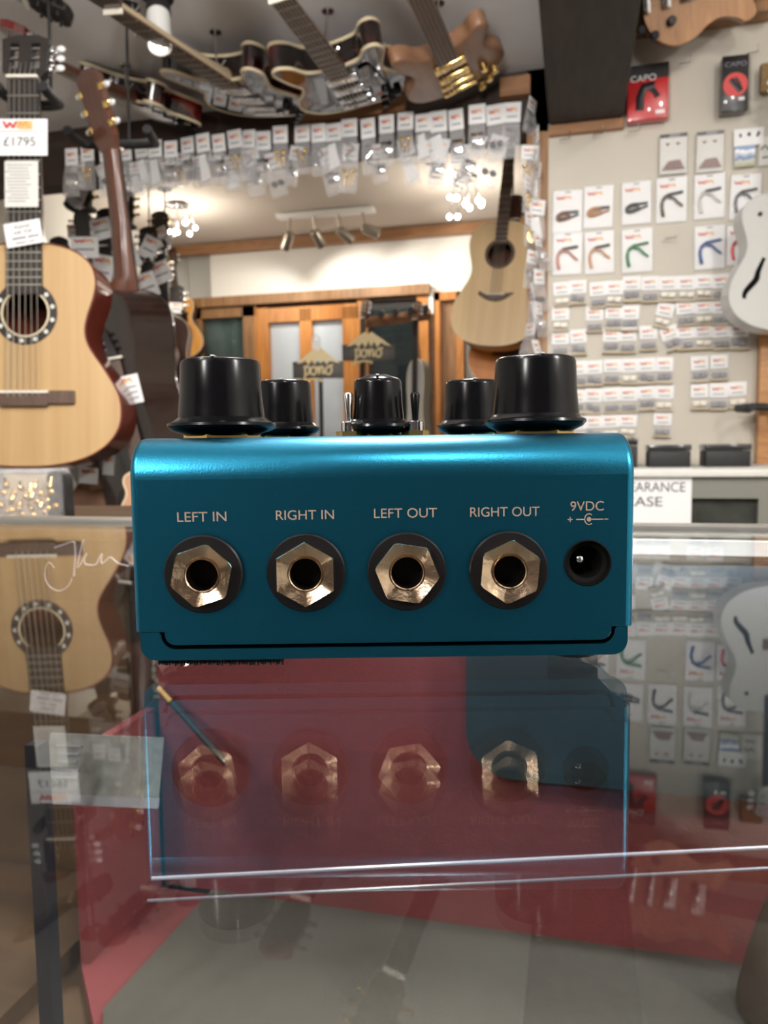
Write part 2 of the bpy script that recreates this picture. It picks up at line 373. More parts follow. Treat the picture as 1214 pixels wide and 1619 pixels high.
def rbox(bm, px0, py0, px1, py1, Y, t, bevel=0.0, off=0.0):
    """box whose front face covers the pixel rectangle on the plane y = Y, t deep"""
    p, q = rect(px0, py0, px1, py1, Y)
    return box(bm, ((p.x + q.x) / 2, Y + t / 2 + off, (p.z + q.z) / 2), (q.x - p.x, t, p.z - q.z), bevel=bevel)

struct('ceiling', box(nb(), ((XW + XB0) / 2 - 0.02, 0.3, CEIL + 0.02), (XB0 - XW + 0.06, 3.95, 0.04)), M['ceiling'], 'grey white ceiling above the hanging guitars')
struct('ceiling_raised', box(nb(), ((XB1 + XR) / 2, 0.3, 2.52), (XR - XB1 + 0.2, 3.95, 0.04)), M['ceiling'], 'higher ceiling over the peg wall')
struct('ceiling_back', box(nb(), ((XW + XR) / 2, 3.2, 2.32), (XR - XW + 0.1, 1.95, 0.04)), M['back_ceiling'], 'cream ceiling of the back room')
# the wall of hooks on the right
hooks = [(1080, 108), (893, 226), (945, 218), (1000, 214), (1185, 92), (1058, 380)]
pw = struct('wall_right_of_opening', box(nb(), ((XP + XR) / 2, PART_Y + 0.05, 1.25), (XR - XP, 0.1, 2.52)), M['peg_wall'], 'white peg wall hung with carded accessories')
for hx, hy in hooks:
    p = on_y(hx, hy, PART_Y); bm = nb()
    tube(bm, [p + V((-0.012, 0.0, 0)), p + V((-0.012, -0.03, -0.002)), p + V((0.012, -0.035, -0.002)), p + V((0.012, -0.035, 0.018))], 0.0013, 6)
    obj('wire_hook', bm, M['chrome'], pw)
# beam, header, post
bz = on_y(925, 198, PART_Y).z
struct('ceiling_beam', box(nb(), ((XB0 + XB1) / 2, 0.35, bz + 0.22), (XB1 - XB0, 3.65, 0.44), bevel=0.004), M['darkbeam'], 'dark stained ceiling beam running toward the counter')
p = on_y(868, 210, PART_Y); q = on_y(985, 188, PART_Y)
struct('trim_1', box(nb(), ((p.x + q.x) / 2, PART_Y - 0.012, bz - 0.012), (q.x - p.x, 0.022, 0.024)), M['trim_wood'], 'wood strip under the end of the dark beam')
struct('trim_2', rbox(nb(), 978, 110, 986, 188, PART_Y - 0.02, 0.018), M['trim_wood'], 'thin wood edge beside the dark beam')
struct('trim_3', box(nb(), ((XB1 + XR) / 2, PART_Y - 0.03, on_y(1100, 50, PART_Y).z + 0.02), (XR - XB1, 0.06, 0.04)), M['brown_wood'], 'varnished wood rail along the top of the peg wall')
HB = on_y(600, 236, PART_Y).z
struct('lintel', box(nb(), ((XW + XP) / 2, PART_Y + 0.04, (HB + 2.36) / 2), (XP - XW, 0.08, 2.36 - HB)), M['header'], 'dark brown board over the opening, hung with bagged parts')
struct('trim_4', rbox(nb(), 470, 152, 640, 184, PART_Y - 0.03, 0.028), M['trim_wood'], 'short wood rail above the bagged parts')
struct('trim_5', rbox(nb(), 790, 120, 838, 150, PART_Y - 0.03, 0.028), M['trim_wood'])
px0 = on_y(832, 500, PART_Y).x
struct('column', box(nb(), ((px0 + XP) / 2, PART_Y + 0.03, 1.2), (XP - px0, 0.06, 2.4)), M['brown_wood'], 'brown timber post between the opening and the peg wall')

# ---- back room: far wall with door, windows, brick
FY = BACK_Y
def wall_piece(name, m, r, t=0.06, off=0.0, label=None): return struct(name, rbox(nb(), *r, FY, t, off=off), m, label)
p, q = rect(270, 330, 900, 478, FY)
struct('wall_upper_back', box(nb(), (0.0, FY + 0.08, (2.3 + on_y(500, 476, FY).z) / 2), (3.9, 0.1, 2.3 - on_y(500, 476, FY).z)), M['white_wall'], 'white wall above the door and windows')
struct('wall_brick', box(nb(), (on_y(780, 600, FY).x + 0.25, FY + 0.08, 0.95), (0.72, 0.1, 1.9)), M['brick'], 'white painted brick wall beside the brown door frame')
struct('wall_left_of_window', box(nb(), ((XW + on_y(308, 600, FY).x) / 2, FY + 0.08, 1.0), (on_y(308, 600, FY).x - XW, 0.1, 2.0)), M['white_wall'])
struct('wall_below_windows', box(nb(), (-0.9, FY + 0.08, on_y(500, 760, FY).z / 2 - 0.1), (2.6, 0.1, on_y(500, 760, FY).z - 0.2)), M['white_wall'])
tz = 2.3
struct('trim_6', box(nb(), (-0.3, FY - 0.0, tz - 0.03), (3.75, 0.05, 0.05)), M['trim_wood'], 'wood moulding where the back wall meets the ceiling')
w1 = struct('window_1', rbox(nb(), 320, 500, 396, 760, FY, 0.012, off=0.05), M['greyroom'], 'brown framed window showing a dim grey room')
bm = nb(); rbox(bm, 305, 486, 322, 770, FY, 0.06); rbox(bm, 387, 484, 405, 770, FY, 0.06); rbox(bm, 305, 486, 405, 502, FY, 0.055)
obj('window_frame', bm, M['brown_wood'], w1)
obj('window_pane', rbox(nb(), 320, 500, 390, 770, FY, 0.004, off=0.02), M['pane'], w1)
dr = struct('door_1', rbox(nb(), 426, 505, 480, 770, FY, 0.012, off=0.03), M['frost'], 'orange timber door with two frosted panes')
obj('frosted_pane', rbox(nb(), 490, 505, 548, 770, FY, 0.012, off=0.03), M['frost'], dr)
bm = nb(); rbox(bm, 405, 487, 427, 770, FY, 0.05); rbox(bm, 476, 487, 495, 770, FY, 0.05); rbox(bm, 543, 484, 566, 770, FY, 0.05); rbox(bm, 405, 484, 566, 507, FY, 0.049)
obj('door_frame', bm, M['orange_wood'], dr)
w2 = struct('window_2', rbox(nb(), 580, 485, 672, 770, FY, 0.012, off=0.05), M['dusk'], 'dark glazed window right of the orange door')
bm = nb(); rbox(bm, 566, 470, 582, 770, FY, 0.06); rbox(bm, 660, 466, 678, 770, FY, 0.06)
obj('window_frame', bm, M['orange_wood'], w2)
obj('window_pane', rbox(nb(), 580, 485, 662, 770, FY, 0.004, off=0.03), M['pane'], w2)
bm = nb(); a, b = on_y(300, 481, FY), on_y(680, 470, FY)
struct('trim_7', box(nb(), ((a.x + b.x) / 2, FY + 0.01, a.z), (b.x - a.x, 0.07, 0.05)), M['brown_wood'], 'wood head rail across the top of door and windows')
struct('trim_8', rbox(nb(), 679, 462, 688, 770, FY, 0.05), M['white_wall'], 'white upright between window and brown door frame')
d2 = struct('door_2', rbox(nb(), 694, 474, 724, 770, FY, 0.03, off=0.03), M['brown_wood'], 'brown timber door at the right of the back wall')
bm = nb(); rbox(bm, 686, 461, 696, 770, FY, 0.07); rbox(bm, 686, 461, 732, 474, FY, 0.07); rbox(bm, 722, 461, 733, 770, FY, 0.07)
obj('door_frame', bm, M['orange_wood'], d2)

# ================================================================== LAMPS
def spot(name, loc, aim, watts, col=(1.0, 0.92, 0.82), ang=130, rad=0.05, blend=0.6):
    l = bpy.data.lights.new(name, 'SPOT'); l.energy = watts; l.color = col; l.spot_size = math.radians(ang); l.spot_blend = blend; l.shadow_soft_size = rad
    o = bpy.data.objects.new(name, l); COL.objects.link(o); o.location = loc
    o.rotation_euler = (V(aim) - V(loc)).to_track_quat('-Z', 'Y').to_euler(); return o
def spot_lamp(c, label, aim, watts=FILL_SPOT_W, col=(1.0, 0.95, 0.89), z=CEIL, r=0.026, light=True):
    t = thing('ceiling_spot_lamp', label, 'lamp', T(c[0], c[1], 0), 'white ceiling spot lamps')
    d = (V(aim) - V((c[0], c[1], z - 0.10))).normalized()
    base = V((0, 0, z - 0.035)); mt = frame(base - d * 0.0, d, (0, 0.1, 1)) @ RX(-PI / 2)     # local z along d
    obj('ceiling_mount', lathe(nb(), [(0.035, z - 0.012), (0.035, z), ], 20), M['blackmat'], t)
    obj('stem', tube(nb(), [(0, 0, z), (0, 0, z - 0.04)], 0.006), M['blackmat'], t)
    obj('collar', lathe(nb(), [(r * 0.98, -0.03), (r * 1.04, 0.005), (r * 1.04, 0.014), (r * .9, 0.018)], 24), M['blackmat'], t, mt)
    obj('housing', lathe(nb(), [(r * 0.95, 0.01), (r, 0.02), (r * 1.02, 0.10), (r * 0.92, 0.102), (r * 0.85, 0.085)], 24, cap1=False), M['lampwhite'], t, mt)
    obj('lens', lathe(nb(), [(r * 0.86, 0.085), (r * 0.86, 0.088)], 20), M['bulbdim'], t, mt)
    if light: spot('ceiling_spot_light', V((c[0], c[1], z - 0.035)) + d * 0.11, aim, watts, col)
    return t
q = at(250, 12, 1.70)
spot_lamp((q.x, q.y), 'white cylinder spot lamp on ceiling above the hanging guitar neck', (q.x + 0.14, q.y - 0.25, 1.3), watts=4)
for i, (x, y, ax, ay) in enumerate([(-0.75, 0.35, -0.9, 1.9), (-0.10, 0.55, 0.1, 2.0), (0.75, 0.25, 0.6, 2.2), (-0.75, -0.75, -0.6, 0.6), (0.35, -0.7, 0.0, 0.6)]):  # out-of-view spots added to light the shop
    spot_lamp((x, y), ['white ceiling spot lamp over the shop floor facing the acoustic guitars', 'white ceiling spot lamp above the display case', 'white ceiling spot lamp facing the peg wall',
                       'white ceiling spot lamp behind the customer at the acoustic guitar side', 'white ceiling spot lamp behind the customer at the peg wall side'][i], (ax, ay, 0.9), watts=FILL_SPOT_W * (0.35 if i == 0 else 1.0), z=2.52 if x > XB1 else CEIL)

def globe(loc, label):  # pendant globes added out of view to brighten the ceiling and shop
    t = thing('pendant_lamp', label, 'lamp', T(*loc), 'pendant globe lamps')
    obj('flex', tube(nb(), [(0, 0, CEIL - loc[2]), (0, 0, 0.10)], 0.003, 8), M['blackmat'], t)
    obj('ceiling_rose', lathe(nb(), [(0.04, CEIL - loc[2] - 0.02), (0.045, CEIL - loc[2])], 20), M['lampwhite'], t)
    obj('cap', lathe(nb(), [(0.028, 0.07), (0.02, 0.11)], 20), M['blackmat'], t)
    obj('globe', sphere(nb(), (0, 0, 0), 0.075, u=24, v=16), M['globe'], t).visible_shadow = True
    l = bpy.data.lights.new('pendant_light', 'POINT'); l.energy = FILL_GLOBE_W; l.color = (1.0, 0.96, 0.92); l.shadow_soft_size = 0.08
    o = bpy.data.objects.new('pendant_light', l); COL.objects.link(o); o.location = V(loc) + V((0, 0, -0.165))
globe((-0.12, 0.60, 1.98), 'lit white pendant globe high over the display case')
globe((0.98, -0.15, 1.98), 'lit white pendant globe at the peg wall side of the shop')
globe((-0.55, -0.95, 1.98), 'lit white pendant globe behind the customer')

# ================================================================== DISPLAY CASE
CX0, CX1, CY0 = -0.95, 0.62, -0.30
case = thing('display_case', 'glass topped display case with red lining under the teal pedal', 'display case', T(0, 0, 0))
bm = nb(); vs = [bm.verts.new(v) for v in ((CX0, CY0, GLASS_Z), (CX1, CY0, GLASS_Z), (CX1, CASE_Y, GLASS_Z), (CX0, CASE_Y, GLASS_Z))]; bm.faces.new(vs)
def flat(name, bm, m, par):
    bmesh.ops.recalc_face_normals(bm, faces=bm.faces[:])
    bm.normal_update()
    for f in bm.faces:
        if f.normal.z < 0: f.normal_flip()
    me = bpy.data.meshes.new(name); bm.to_mesh(me); bm.free(); me.materials.append(m)
    o = bpy.data.objects.new(name, me); COL.objects.link(o); o.parent = par; return o
gt = flat('glass_top', bm, M['glass'], case)
bm = nb(); zz = GLASS_Z - 0.0017; vs = [bm.verts.new(v) for v in ((CX0, CY0, zz), (CX1, CY0, zz), (CX1, CASE_Y, zz), (CX0, CASE_Y, zz))]; bm.faces.new(vs)
flat('glass_under_face', bm, M['glass_in'], gt)
FZ = on_z(330, 1440, 0.9115).z
PX = on_y(252, 1150, CASE_Y).x
obj('rear_rail', box(nb(), ((CX0 + CX1) / 2, CASE_Y + 0.004, GLASS_Z - 0.0008), (CX1 - CX0, 0.012, 0.0066), bevel=0.0008), M['alu'], case)
obj('rear_frame', box(nb(), ((CX0 + CX1) / 2, CASE_Y + 0.012, 0.90), (CX1 - CX0, 0.008, 0.47)), M['blackmat'], case)
obj('back_lining', box(nb(), ((PX + CX1) / 2, CASE_Y + 0.003, (FZ + 1.138) / 2), (CX1 - PX, 0.006, 1.138 - FZ)), M['velvet'], case, label='dark red back lining')
SX = on_z(165, 1600, FZ).x
obj('side_lining', box(nb(), (PX - 0.006, (0.355 + CASE_Y) / 2, (FZ + 1.018) / 2), (0.006, CASE_Y - 0.355, 1.042 - FZ)), M['velvet'], case)
fa, fb_, fc = on_z(303, 1441, FZ), on_z(163, 1594, FZ), on_z(163, 1640, FZ)
fa = fb_ + (fa - fb_) * ((CASE_Y - fb_.y) / (fa.y - fb_.y))
g1, g2 = on_z(150, 1630, FZ - 0.004), on_z(230, 1650, FZ - 0.004)
obj('base_lining', prism(nb(), [(PX - 0.009, CASE_Y), (PX - 0.009, 0.355), (g1.x, g1.y), (g2.x, g2.y), (CX1, 0.355), (CX1, CASE_Y)], FZ - 0.013, FZ - 0.003), M['velvet'], case, smooth=0)
obj('felt_base', prism(nb(), [(fa.x, CASE_Y), (fb_.x, fb_.y), (fc.x, fc.y), (fc.x, -0.29), (CX1, -0.29), (CX1, CASE_Y)], FZ - 0.012, FZ), M['grey_felt'], case, smooth=0, label='grey felt base of the case')
obj('side_base', box(nb(), ((PX + CX0) / 2 - 0.01, 0.065, FZ - 0.006), (PX - CX0 - 0.02, 0.74, 0.012)), M['counter'], case, label='brown wooden base of the next bay')
obj('side_back', box(nb(), ((PX + CX0) / 2 - 0.012, CASE_Y + 0.003, (FZ + 1.138) / 2), (PX - CX0 - 0.02, 0.006, 1.138 - FZ)), M['counter'], case)
a = at(62, 1250, 0.335)
obj('corner_post', box(nb(), (a.x, a.y, (FZ + 1.07) / 2), (0.007, 0.007, 1.07 - FZ)), M['dark_metal'], case)
obj('plinth', box(nb(), ((CX0 + CX1) / 2, 0.066, (FZ - 0.012) / 2), (CX1 - CX0, 0.73, FZ - 0.012)), M['counter'], case)
obj('front_frame', box(nb(), ((CX0 + CX1) / 2, CY0 - 0.004, GLASS_Z - 0.003), (CX1 - CX0, 0.012, 0.011)), M['alu'], case)
obj('front_pane', box(nb(), ((CX0 + CX1) / 2, CY0 + 0.003, (FZ + 1.14) / 2), (CX1 - CX0, 0.004, 1.14 - FZ)), M['clearpane'], case)
lx = on_y(930, 860, CASE_Y).x
ls = obj('led_strip', box(nb(), ((lx + CX1) / 2, CASE_Y - 0.008, GLASS_Z - 0.0085), (CX1 - lx, 0.005, 0.0075)), M['led'], case, label='lit white strip under the glass')
ll = bpy.data.lights.new('led_strip_light', 'AREA'); ll.shape = 'RECTANGLE'; ll.size = 0.5; ll.size_y = 0.012; ll.energy = 0.8; ll.color = (0.85, 0.93, 1.0)
lo = bpy.data.objects.new('led_strip_light', ll); COL.objects.link(lo); lo.location = (0.15, CASE_Y - 0.02, GLASS_Z - 0.014); lo.rotation_euler = (math.radians(-18), 0, 0)

# things inside the case
t = thing('glass_shelf', 'clear glass shelf with a bright milky front edge inside the case', 'shelf', T(0, 0, 0))
SZ = 1.015
A_, B_ = on_z(240, 1389, SZ), on_z(1330, 1334, SZ)
bm = nb(); prism(bm, [(A_.x, A_.y), (B_.x, B_.y), (0.5, CASE_Y - 0.004), (PX + 0.002, CASE_Y - 0.004)], SZ - 0.0002, SZ)
flat('shelf_pane', bm, M['shelfpane'], t)
obj('shelf_edge', tube(nb(), [A_, B_], 0.0008, 8), mat('milky_glass_edge', (0.30, 0.29, 0.34), rough=0.15), t)  # bright light streak on the glass edge, put into the tube colour
obj('lower_edge', tube(nb(), [A_ + V((0.0, -0.004, -0.0075)), B_ + V((0, -0.004, -0.0075))], 0.0007, 8), mat('dim_glass_edge', (0.14, 0.13, 0.16), rough=0.2), t)  # fainter second light streak, painted as a dim tube
bm = nb()
x0 = on_y(737, 1140, CASE_Y - 0.012).x; z0 = on_y(860, 1236, CASE_Y - 0.012).z; R_ = 0.026
ol = [(x0, 1.136), (x0, z0 + R_)] + [(x0 + R_ - R_ * math.cos(a), z0 + R_ - R_ * math.sin(a)) for a in [i * PI / 16 for i in range(1, 9)]] + [(0.56, z0), (0.56, 1.136)]
prism(bm, ol, 0, 0.012, T(0, CASE_Y - 0.001, 0) @ RX(PI / 2))
tag(obj('cloth_panel', bm, M['darkcloth']), 'blue black cloth panel with rounded corner against the red lining', 'panel')  # blue-black panel with a rounded lower corner
t = thing('thin_rod', 'thin black rod with gold tip leaning on red lining inside the case', 'rod', T(0, 0, 0))
a, b = on_y(252, 1088, CASE_Y - 0.004), on_y(357, 1206, CASE_Y - 0.03)
obj('shaft', tube(nb(), [a, b], 0.0022, 10), M['blackmat'], t); obj('tip', tube(nb(), [a, a.lerp(b, 0.2)], 0.0026, 10), M['brass'], t, label='gold coloured tip')
t = thing('grey_card', 'grey printed card standing in the wooden bay of the case', 'card', T(0, 0, 0))
p, q = at(75, 1165, 0.36), at(255, 1255, 0.36)
mt = frame(p.lerp(q, 0.5), (0, 0.25, 1), -_f0); sx = 180 * 0.36 / F; sy = 92 * 0.36 / F
obj('sheet', box(nb(), (0, 0, 0), (sx, sy, 0.001)), mat('grey_paper', (0.20, 0.20, 0.19), rough=0.7, noise=0.6, scale=170), t, mt)
obj('dark_border', box(nb(), (0, -sy * 0.58, 0), (sx, sy * 0.16, 0.003)), M['greyink'], t, mt)
bm = nb()
for i in range(5): box(bm, (-sx * 0.32, sy * (0.3 - 0.13 * i), 0.0008), (sx * (0.22 - 0.03 * (i % 3)), sy * 0.04, 0.0006))
obj('printed_lines', bm, M['greyink'], t, mt)
a = on_z(1192, 1600, FZ)
tag(obj('leather_pouch', lathe(nb(), [(0.015, 0.0), (0.0185, 0.003), (0.0178, 0.012), (0.0128, 0.036), (0.0068, 0.058), (0.0035, 0.066)], 28, T(a.x + 0.010, a.y, FZ)), mat('brown_leather', (0.045, 0.030, 0.020), rough=0.6, noise=0.25, scale=120, bump=0.3, bscale=300)),
    'brown tapering pouch standing on the grey felt at the case end', 'pouch')
# signature in white marker on a clear card at the back of the case
t = thing('signed_card', 'clear card with a white handwritten signature behind the glass', 'card', T(0, 0, 0))
SY = 0.40
def sp(x, y): return on_y(x, y, SY)
p, q = on_y(60, 846, SY), on_y(216, 955, SY)
obj('clear_sheet', box(nb(), ((p.x + q.x) / 2, SY + 0.002, (p.z + q.z) / 2), (q.x - p.x, 0.001, p.z - q.z)), M['clearpane'], t)
marker = mat('white_marker', (0.80, 0.76, 0.86), rough=0.5)
for s_, r_ in (([(86, 866), (101, 861), (116, 856.5), (118.5, 866), (119, 880), (118, 896), (117, 911)], 0.0005), ([(132, 853), (128, 868), (122, 896), (127, 892), (132, 884), (137, 875), (134, 882), (134, 890), (139, 893), (151, 892.5), (156, 884), (161, 875.5), (160, 886), (162, 891), (168, 886), (174.6, 881), (181, 886), (188, 891), (203, 895)], 0.0005),
           ([(86, 898), (77, 889), (71, 903), (73, 919), (82, 930), (95, 934), (108, 926), (114, 914)], 0.0003)):
    pts = spline([tuple(sp(x, y)) for x, y in s_], closed=False, k=4)
    obj('pen_stroke', tube(nb(), pts, r_, 6), marker, t)

# ================================================================== PEDAL
P0 = V((EYE.x, EYE.y, GLASS_Z)) + _f0 * 0.1563 - _r0 * 0.0003
MP = T(*P0) @ RZ(YAW)
MPi = MP.inverted()
def onp(px, py, yoff=0.0):
    """pixel -> pedal-local (x, z) on the plane at depth yoff behind its face"""
    o = MPi @ EYE; d = MPi.to_3x3() @ ray(px, py); t_ = (yoff - o.y) / d.y; return o + d * t_
ped = thing('effects_pedal', 'teal anodised effects pedal with black knobs standing on the glass', 'pedal', MP)
HW, DEP, ZT, ZS, ZB = 0.0517, 0.114, 0.0486, 0.0086, 0.0026
jk = [onp(323, 907), onp(484.5, 905), onp(643, 903), onp(803, 901)]; dc = onp(929, 890)
# shell: swept side profile, rounded front and rear top edges, side rims softened
prof = [(0.0, ZS), (0.0, ZT - 0.0085)] + [(0.0085 - 0.0085 * math.cos(a), ZT - 0.0085 + 0.0085 * math.sin(a)) for a in [i * PI / 48 for i in range(1, 25)]]
prof += [(DEP - y, z) for y, z in reversed(prof)]
def inset(pf, d):
    cy, cz = DEP / 2, None; out = []
    n = len(pf)
    for i, (y, z) in enumerate(pf):
        y0, z0 = pf[max(0, i - 1)]; y1, z1 = pf[min(n - 1, i + 1)]; ty, tz = y1 - y0, z1 - z0; l = math.hypot(ty, tz); out.append((y + tz / l * d, (z - ty / l * d) if 0 < i < n - 1 else z))
    return out
rings = []
bv = 0.0017
for k in range(6):
    a = k / 5 * PI / 2; rings.append((-HW + bv * (1 - math.sin(a)), bv * (1 - math.cos(a))))
rings = [(-HW + bv * (1 - math.cos(k / 5 * PI / 2)), bv * (1 - math.sin(k / 5 * PI / 2))) for k in range(6)]
rings += [(-x, d) for x, d in reversed(rings)]
bm = nb(); rr = []
for x, d in rings: rr.append([bm.verts.new((x, y, z)) for y, z in inset(prof, d)])
for a, b in zip(rr, rr[1:]):
    for i in range(len(a) - 1):
        if i == 0: continue                      # the front face is made separately, with its holes
        bm.faces.new((a[i], a[i + 1], b[i + 1], b[i]))
for ring in (rr[0], rr[-1]): bm.faces.new(ring)
# side strips of the front face (curved rims)
for a, b in list(zip(rr, rr[1:])):
    if abs(a[0].co.x + b[0].co.x) < 0.05 or True:
        if not (abs(a[0].co.x) < HW - bv + 1e-6 and abs(b[0].co.x) < HW - bv + 1e-6): bm.faces.new((a[0], a[1], b[1], b[0]))
shell = bm
fx0, fx1 = onp(261, 1015).x, onp(966, 1010).x
fz = ZB + 0.0032; fr = 0.0022
xe = HW - bv; zt = ZT - 0.0085
def arc(cx, cz, r, a0, a1, n=8): return [(cx + r * math.cos(a0 + (a1 - a0) * i / n), cz + r * math.sin(a0 + (a1 - a0) * i / n)) for i in range(n + 1)]
fo = [(-xe, zt), (-xe, ZS), (fx0, ZS)] + arc(fx0 + fr, fz + fr, fr, PI, 1.5 * PI) + arc(fx1 - fr, fz + fr, fr, 1.5 * PI, 2 * PI) + [(fx1, ZS), (xe, ZS), (xe, zt)]
holes = [circ(j.x, j.z, 0.0070, 32) for j in jk] + [circ(dc.x, dc.z, 0.0047, 32)]
plate(shell, fo, holes, 0.0, -0.0014, RX(PI / 2))
sh = obj('shell', shell, M['teal'], ped, smooth=35, flatdir=(0, -1, 0))
# base tray
ti = 0.0009; tx0, tx1 = -HW + 0.0012, HW - 0.0012; tr = 0.0030; g = 0.0012
to = [(tx0, ZS - 0.0001), (tx0, ZB + tr)] + arc(tx0 + tr, ZB + tr, tr, PI, 1.5 * PI)[1:] + arc(tx1 - tr, ZB + tr, tr, 1.5 * PI, 2 * PI) + [(tx1, ZS - 0.0001), (fx1 + g, ZS - 0.0001)] \
    + list(reversed(arc(fx0 + fr, fz + fr - 0.0001, fr + 0.0008, PI, 1.5 * PI) + arc(fx1 - fr, fz + fr - 0.0001, fr + 0.0008, 1.5 * PI, 2 * PI))) + [(fx0 - g, ZS - 0.0001)]
bm = nb(); prism(bm, to, 0.0, -0.002, T(0, 0.0001, 0) @ RX(PI / 2)); box(bm, (0, DEP / 2, ZB + 0.0006), (tx1 - tx0 - 2 * tr, DEP - 0.004, 0.0012)); box(bm, (tx0 + 0.0006, DEP / 2, (ZB + tr + ZS) / 2), (0.0012, DEP - 0.004, ZS - ZB - tr)); box(bm, (tx1 - 0.0006, DEP / 2, (ZB + tr + ZS) / 2), (0.0012, DEP - 0.004, ZS - ZB - tr))
obj('base_tray', bm, M['teal'], ped, smooth=35)
obj('inner_frame', box(nb(), (0, DEP / 2, 0.0085), (HW * 2 - 0.008, DEP - 0.009, 0.0085)), M['hole'], ped)
for x, y in ((-0.042, 0.012), (0.042, 0.012), (-0.042, 0.102), (0.042, 0.102)):
    obj('rubber_foot', lathe(nb(), [(0.005, 0.0), (0.0055, 0.0004), (0.0055, ZB)], 20, T(x, y, 0)), M['blackmat'], ped)
bm = nb(); v0, v1 = onp(245, 1050).x, onp(446, 1050).x
box(bm, ((v0 + v1) / 2, 0.008, ZB - 0.0006), (v1 - v0, 0.012, 0.0012))
for i in range(46):
    x = v0 + (v1 - v0) * (i + random.random() * 0.6) / 46; tube(bm, [(x, 0.0025, ZB - 0.0004), (x + 0.0003, 0.0015, ZB - 0.0011 - random.random() * 0.0006)], 0.00025, 5)
obj('hook_strip', bm, M['blackmat'], ped, label='fringed black hook strip under the front edge')
# jacks
for j, rot in zip(jk, (-12, 0, 21, -5)):
    mj = T(j.x, 0, j.z) @ RX(PI / 2)
    par = obj('jack', lathe(nb(), [(0.0042, -0.003), (0.0042, -0.0005)], 24, cap0=True, cap1=False), M['hole'], ped, mj)
    obj('washer', lathe(nb(), [(0.0040, 0.0001), (0.0078, 0.0001), (0.0081, 0.0004), (0.0081, 0.0008), (0.0078, 0.0011), (0.0040, 0.0012)], 48, cap0=False, cap1=False), M['washer'], par)
    bm = nb(); hexo = circ(0, 0, 0.0067, 6, PI / 6 + math.radians(rot)); n = 48
    # nut: hexagon outside, dished front face falling to the sleeve
    def hexr(a):
        b = (a - math.radians(rot) - PI / 6) % (PI / 3); return 0.0067 * math.cos(PI / 6) / math.cos(b - PI / 6)
    rg = []
    for k, (fac, z) in enumerate([(1.0, 0.0011), (1.0, 0.0029), (0.985, 0.0031), (None, 0.0021), (None, 0.0006)]):
        r_in = 0.0036
        rg.append([((hexr(2 * PI * i / n) * fac if fac else r_in) * math.cos(2 * PI * i / n), (hexr(2 * PI * i / n) * fac if fac else r_in) * math.sin(2 * PI * i / n), z) for i in range(n)])
    loft(bm, rg, cap=False); obj('hex_nut', bm, M['nickel'], par, smooth=25)
    obj('sleeve', lathe(nb(), [(0.0035, 0.0005), (0.00355, 0.0023), (0.0034, 0.0025), (0.0032, 0.0023), (0.0032, -0.0015)], 40, cap0=False, cap1=False), M['nickel'], par)
    obj('socket_hole', lathe(nb(), [(0.0033, 0.0010), (0.0032, -0.006), (0.0005, -0.0062)], 28, cap0=False), M['hole'], par)
md = T(dc.x, 0, dc.z) @ RX(PI / 2)
par = obj('power_socket', lathe(nb(), [(0.0047, -0.001), (0.00485, 0.0002), (0.0046, 0.0003), (0.0042, -0.0010), (0.0034, -0.0014), (0.0030, -0.006), (0.0001, -0.006)], 40, cap0=False), M['hole'], ped, md)
obj('centre_pin', lathe(nb(), [(0.0008, -0.006), (0.0008, -0.0022), (0.0002, -0.0018)], 14, T(-0.0010, 0.0004, 0)), M['chrome'], par)
# printing
for s_, x, y, w_ in (('LEFT IN', 319, 817, 78), ('RIGHT IN', 482, 814, 92), ('LEFT OUT', 641, 811, 100), ('RIGHT OUT', 798, 809, 110), ('9VDC', 928, 800, 53)):
    p = onp(x, y); e = w_ * 0.1563 / F
    letters('lettering', s_, e, 0.00195, M['print'], ped, T(p.x, -0.00001, p.z) @ RX(PI / 2), 0.00006, label='pale printed words ' + s_)
p = onp(931, 821); bm = nb(); u = 0.1563 / F
tube(bm, [(7 * u * math.cos(math.radians(a)), 8.5 * u * math.sin(math.radians(a)), 0) for a in range(50, 311, 20)], 0.00012, 5)
lathe(bm, [(3.6 * u, -0.00003), (3.6 * u, 0.00006)], 16); box(bm, (12 * u, 0, 0), (22 * u, 1.6 * u, 0.00012)); box(bm, (-14 * u, 0, 0), (13 * u, 1.6 * u, 0.00012))
box(bm, (-30 * u, 0, 0), (8 * u, 1.5 * u, 0.00012)); box(bm, (-30 * u, 0, 0), (1.5 * u, 8 * u, 0.00012)); box(bm, (27.5 * u, 0, 0), (6 * u, 1.3 * u, 0.00012))
obj('polarity_symbol', bm, M['print'], ped, T(p.x, -0.00003, p.z) @ RX(PI / 2), smooth=0)
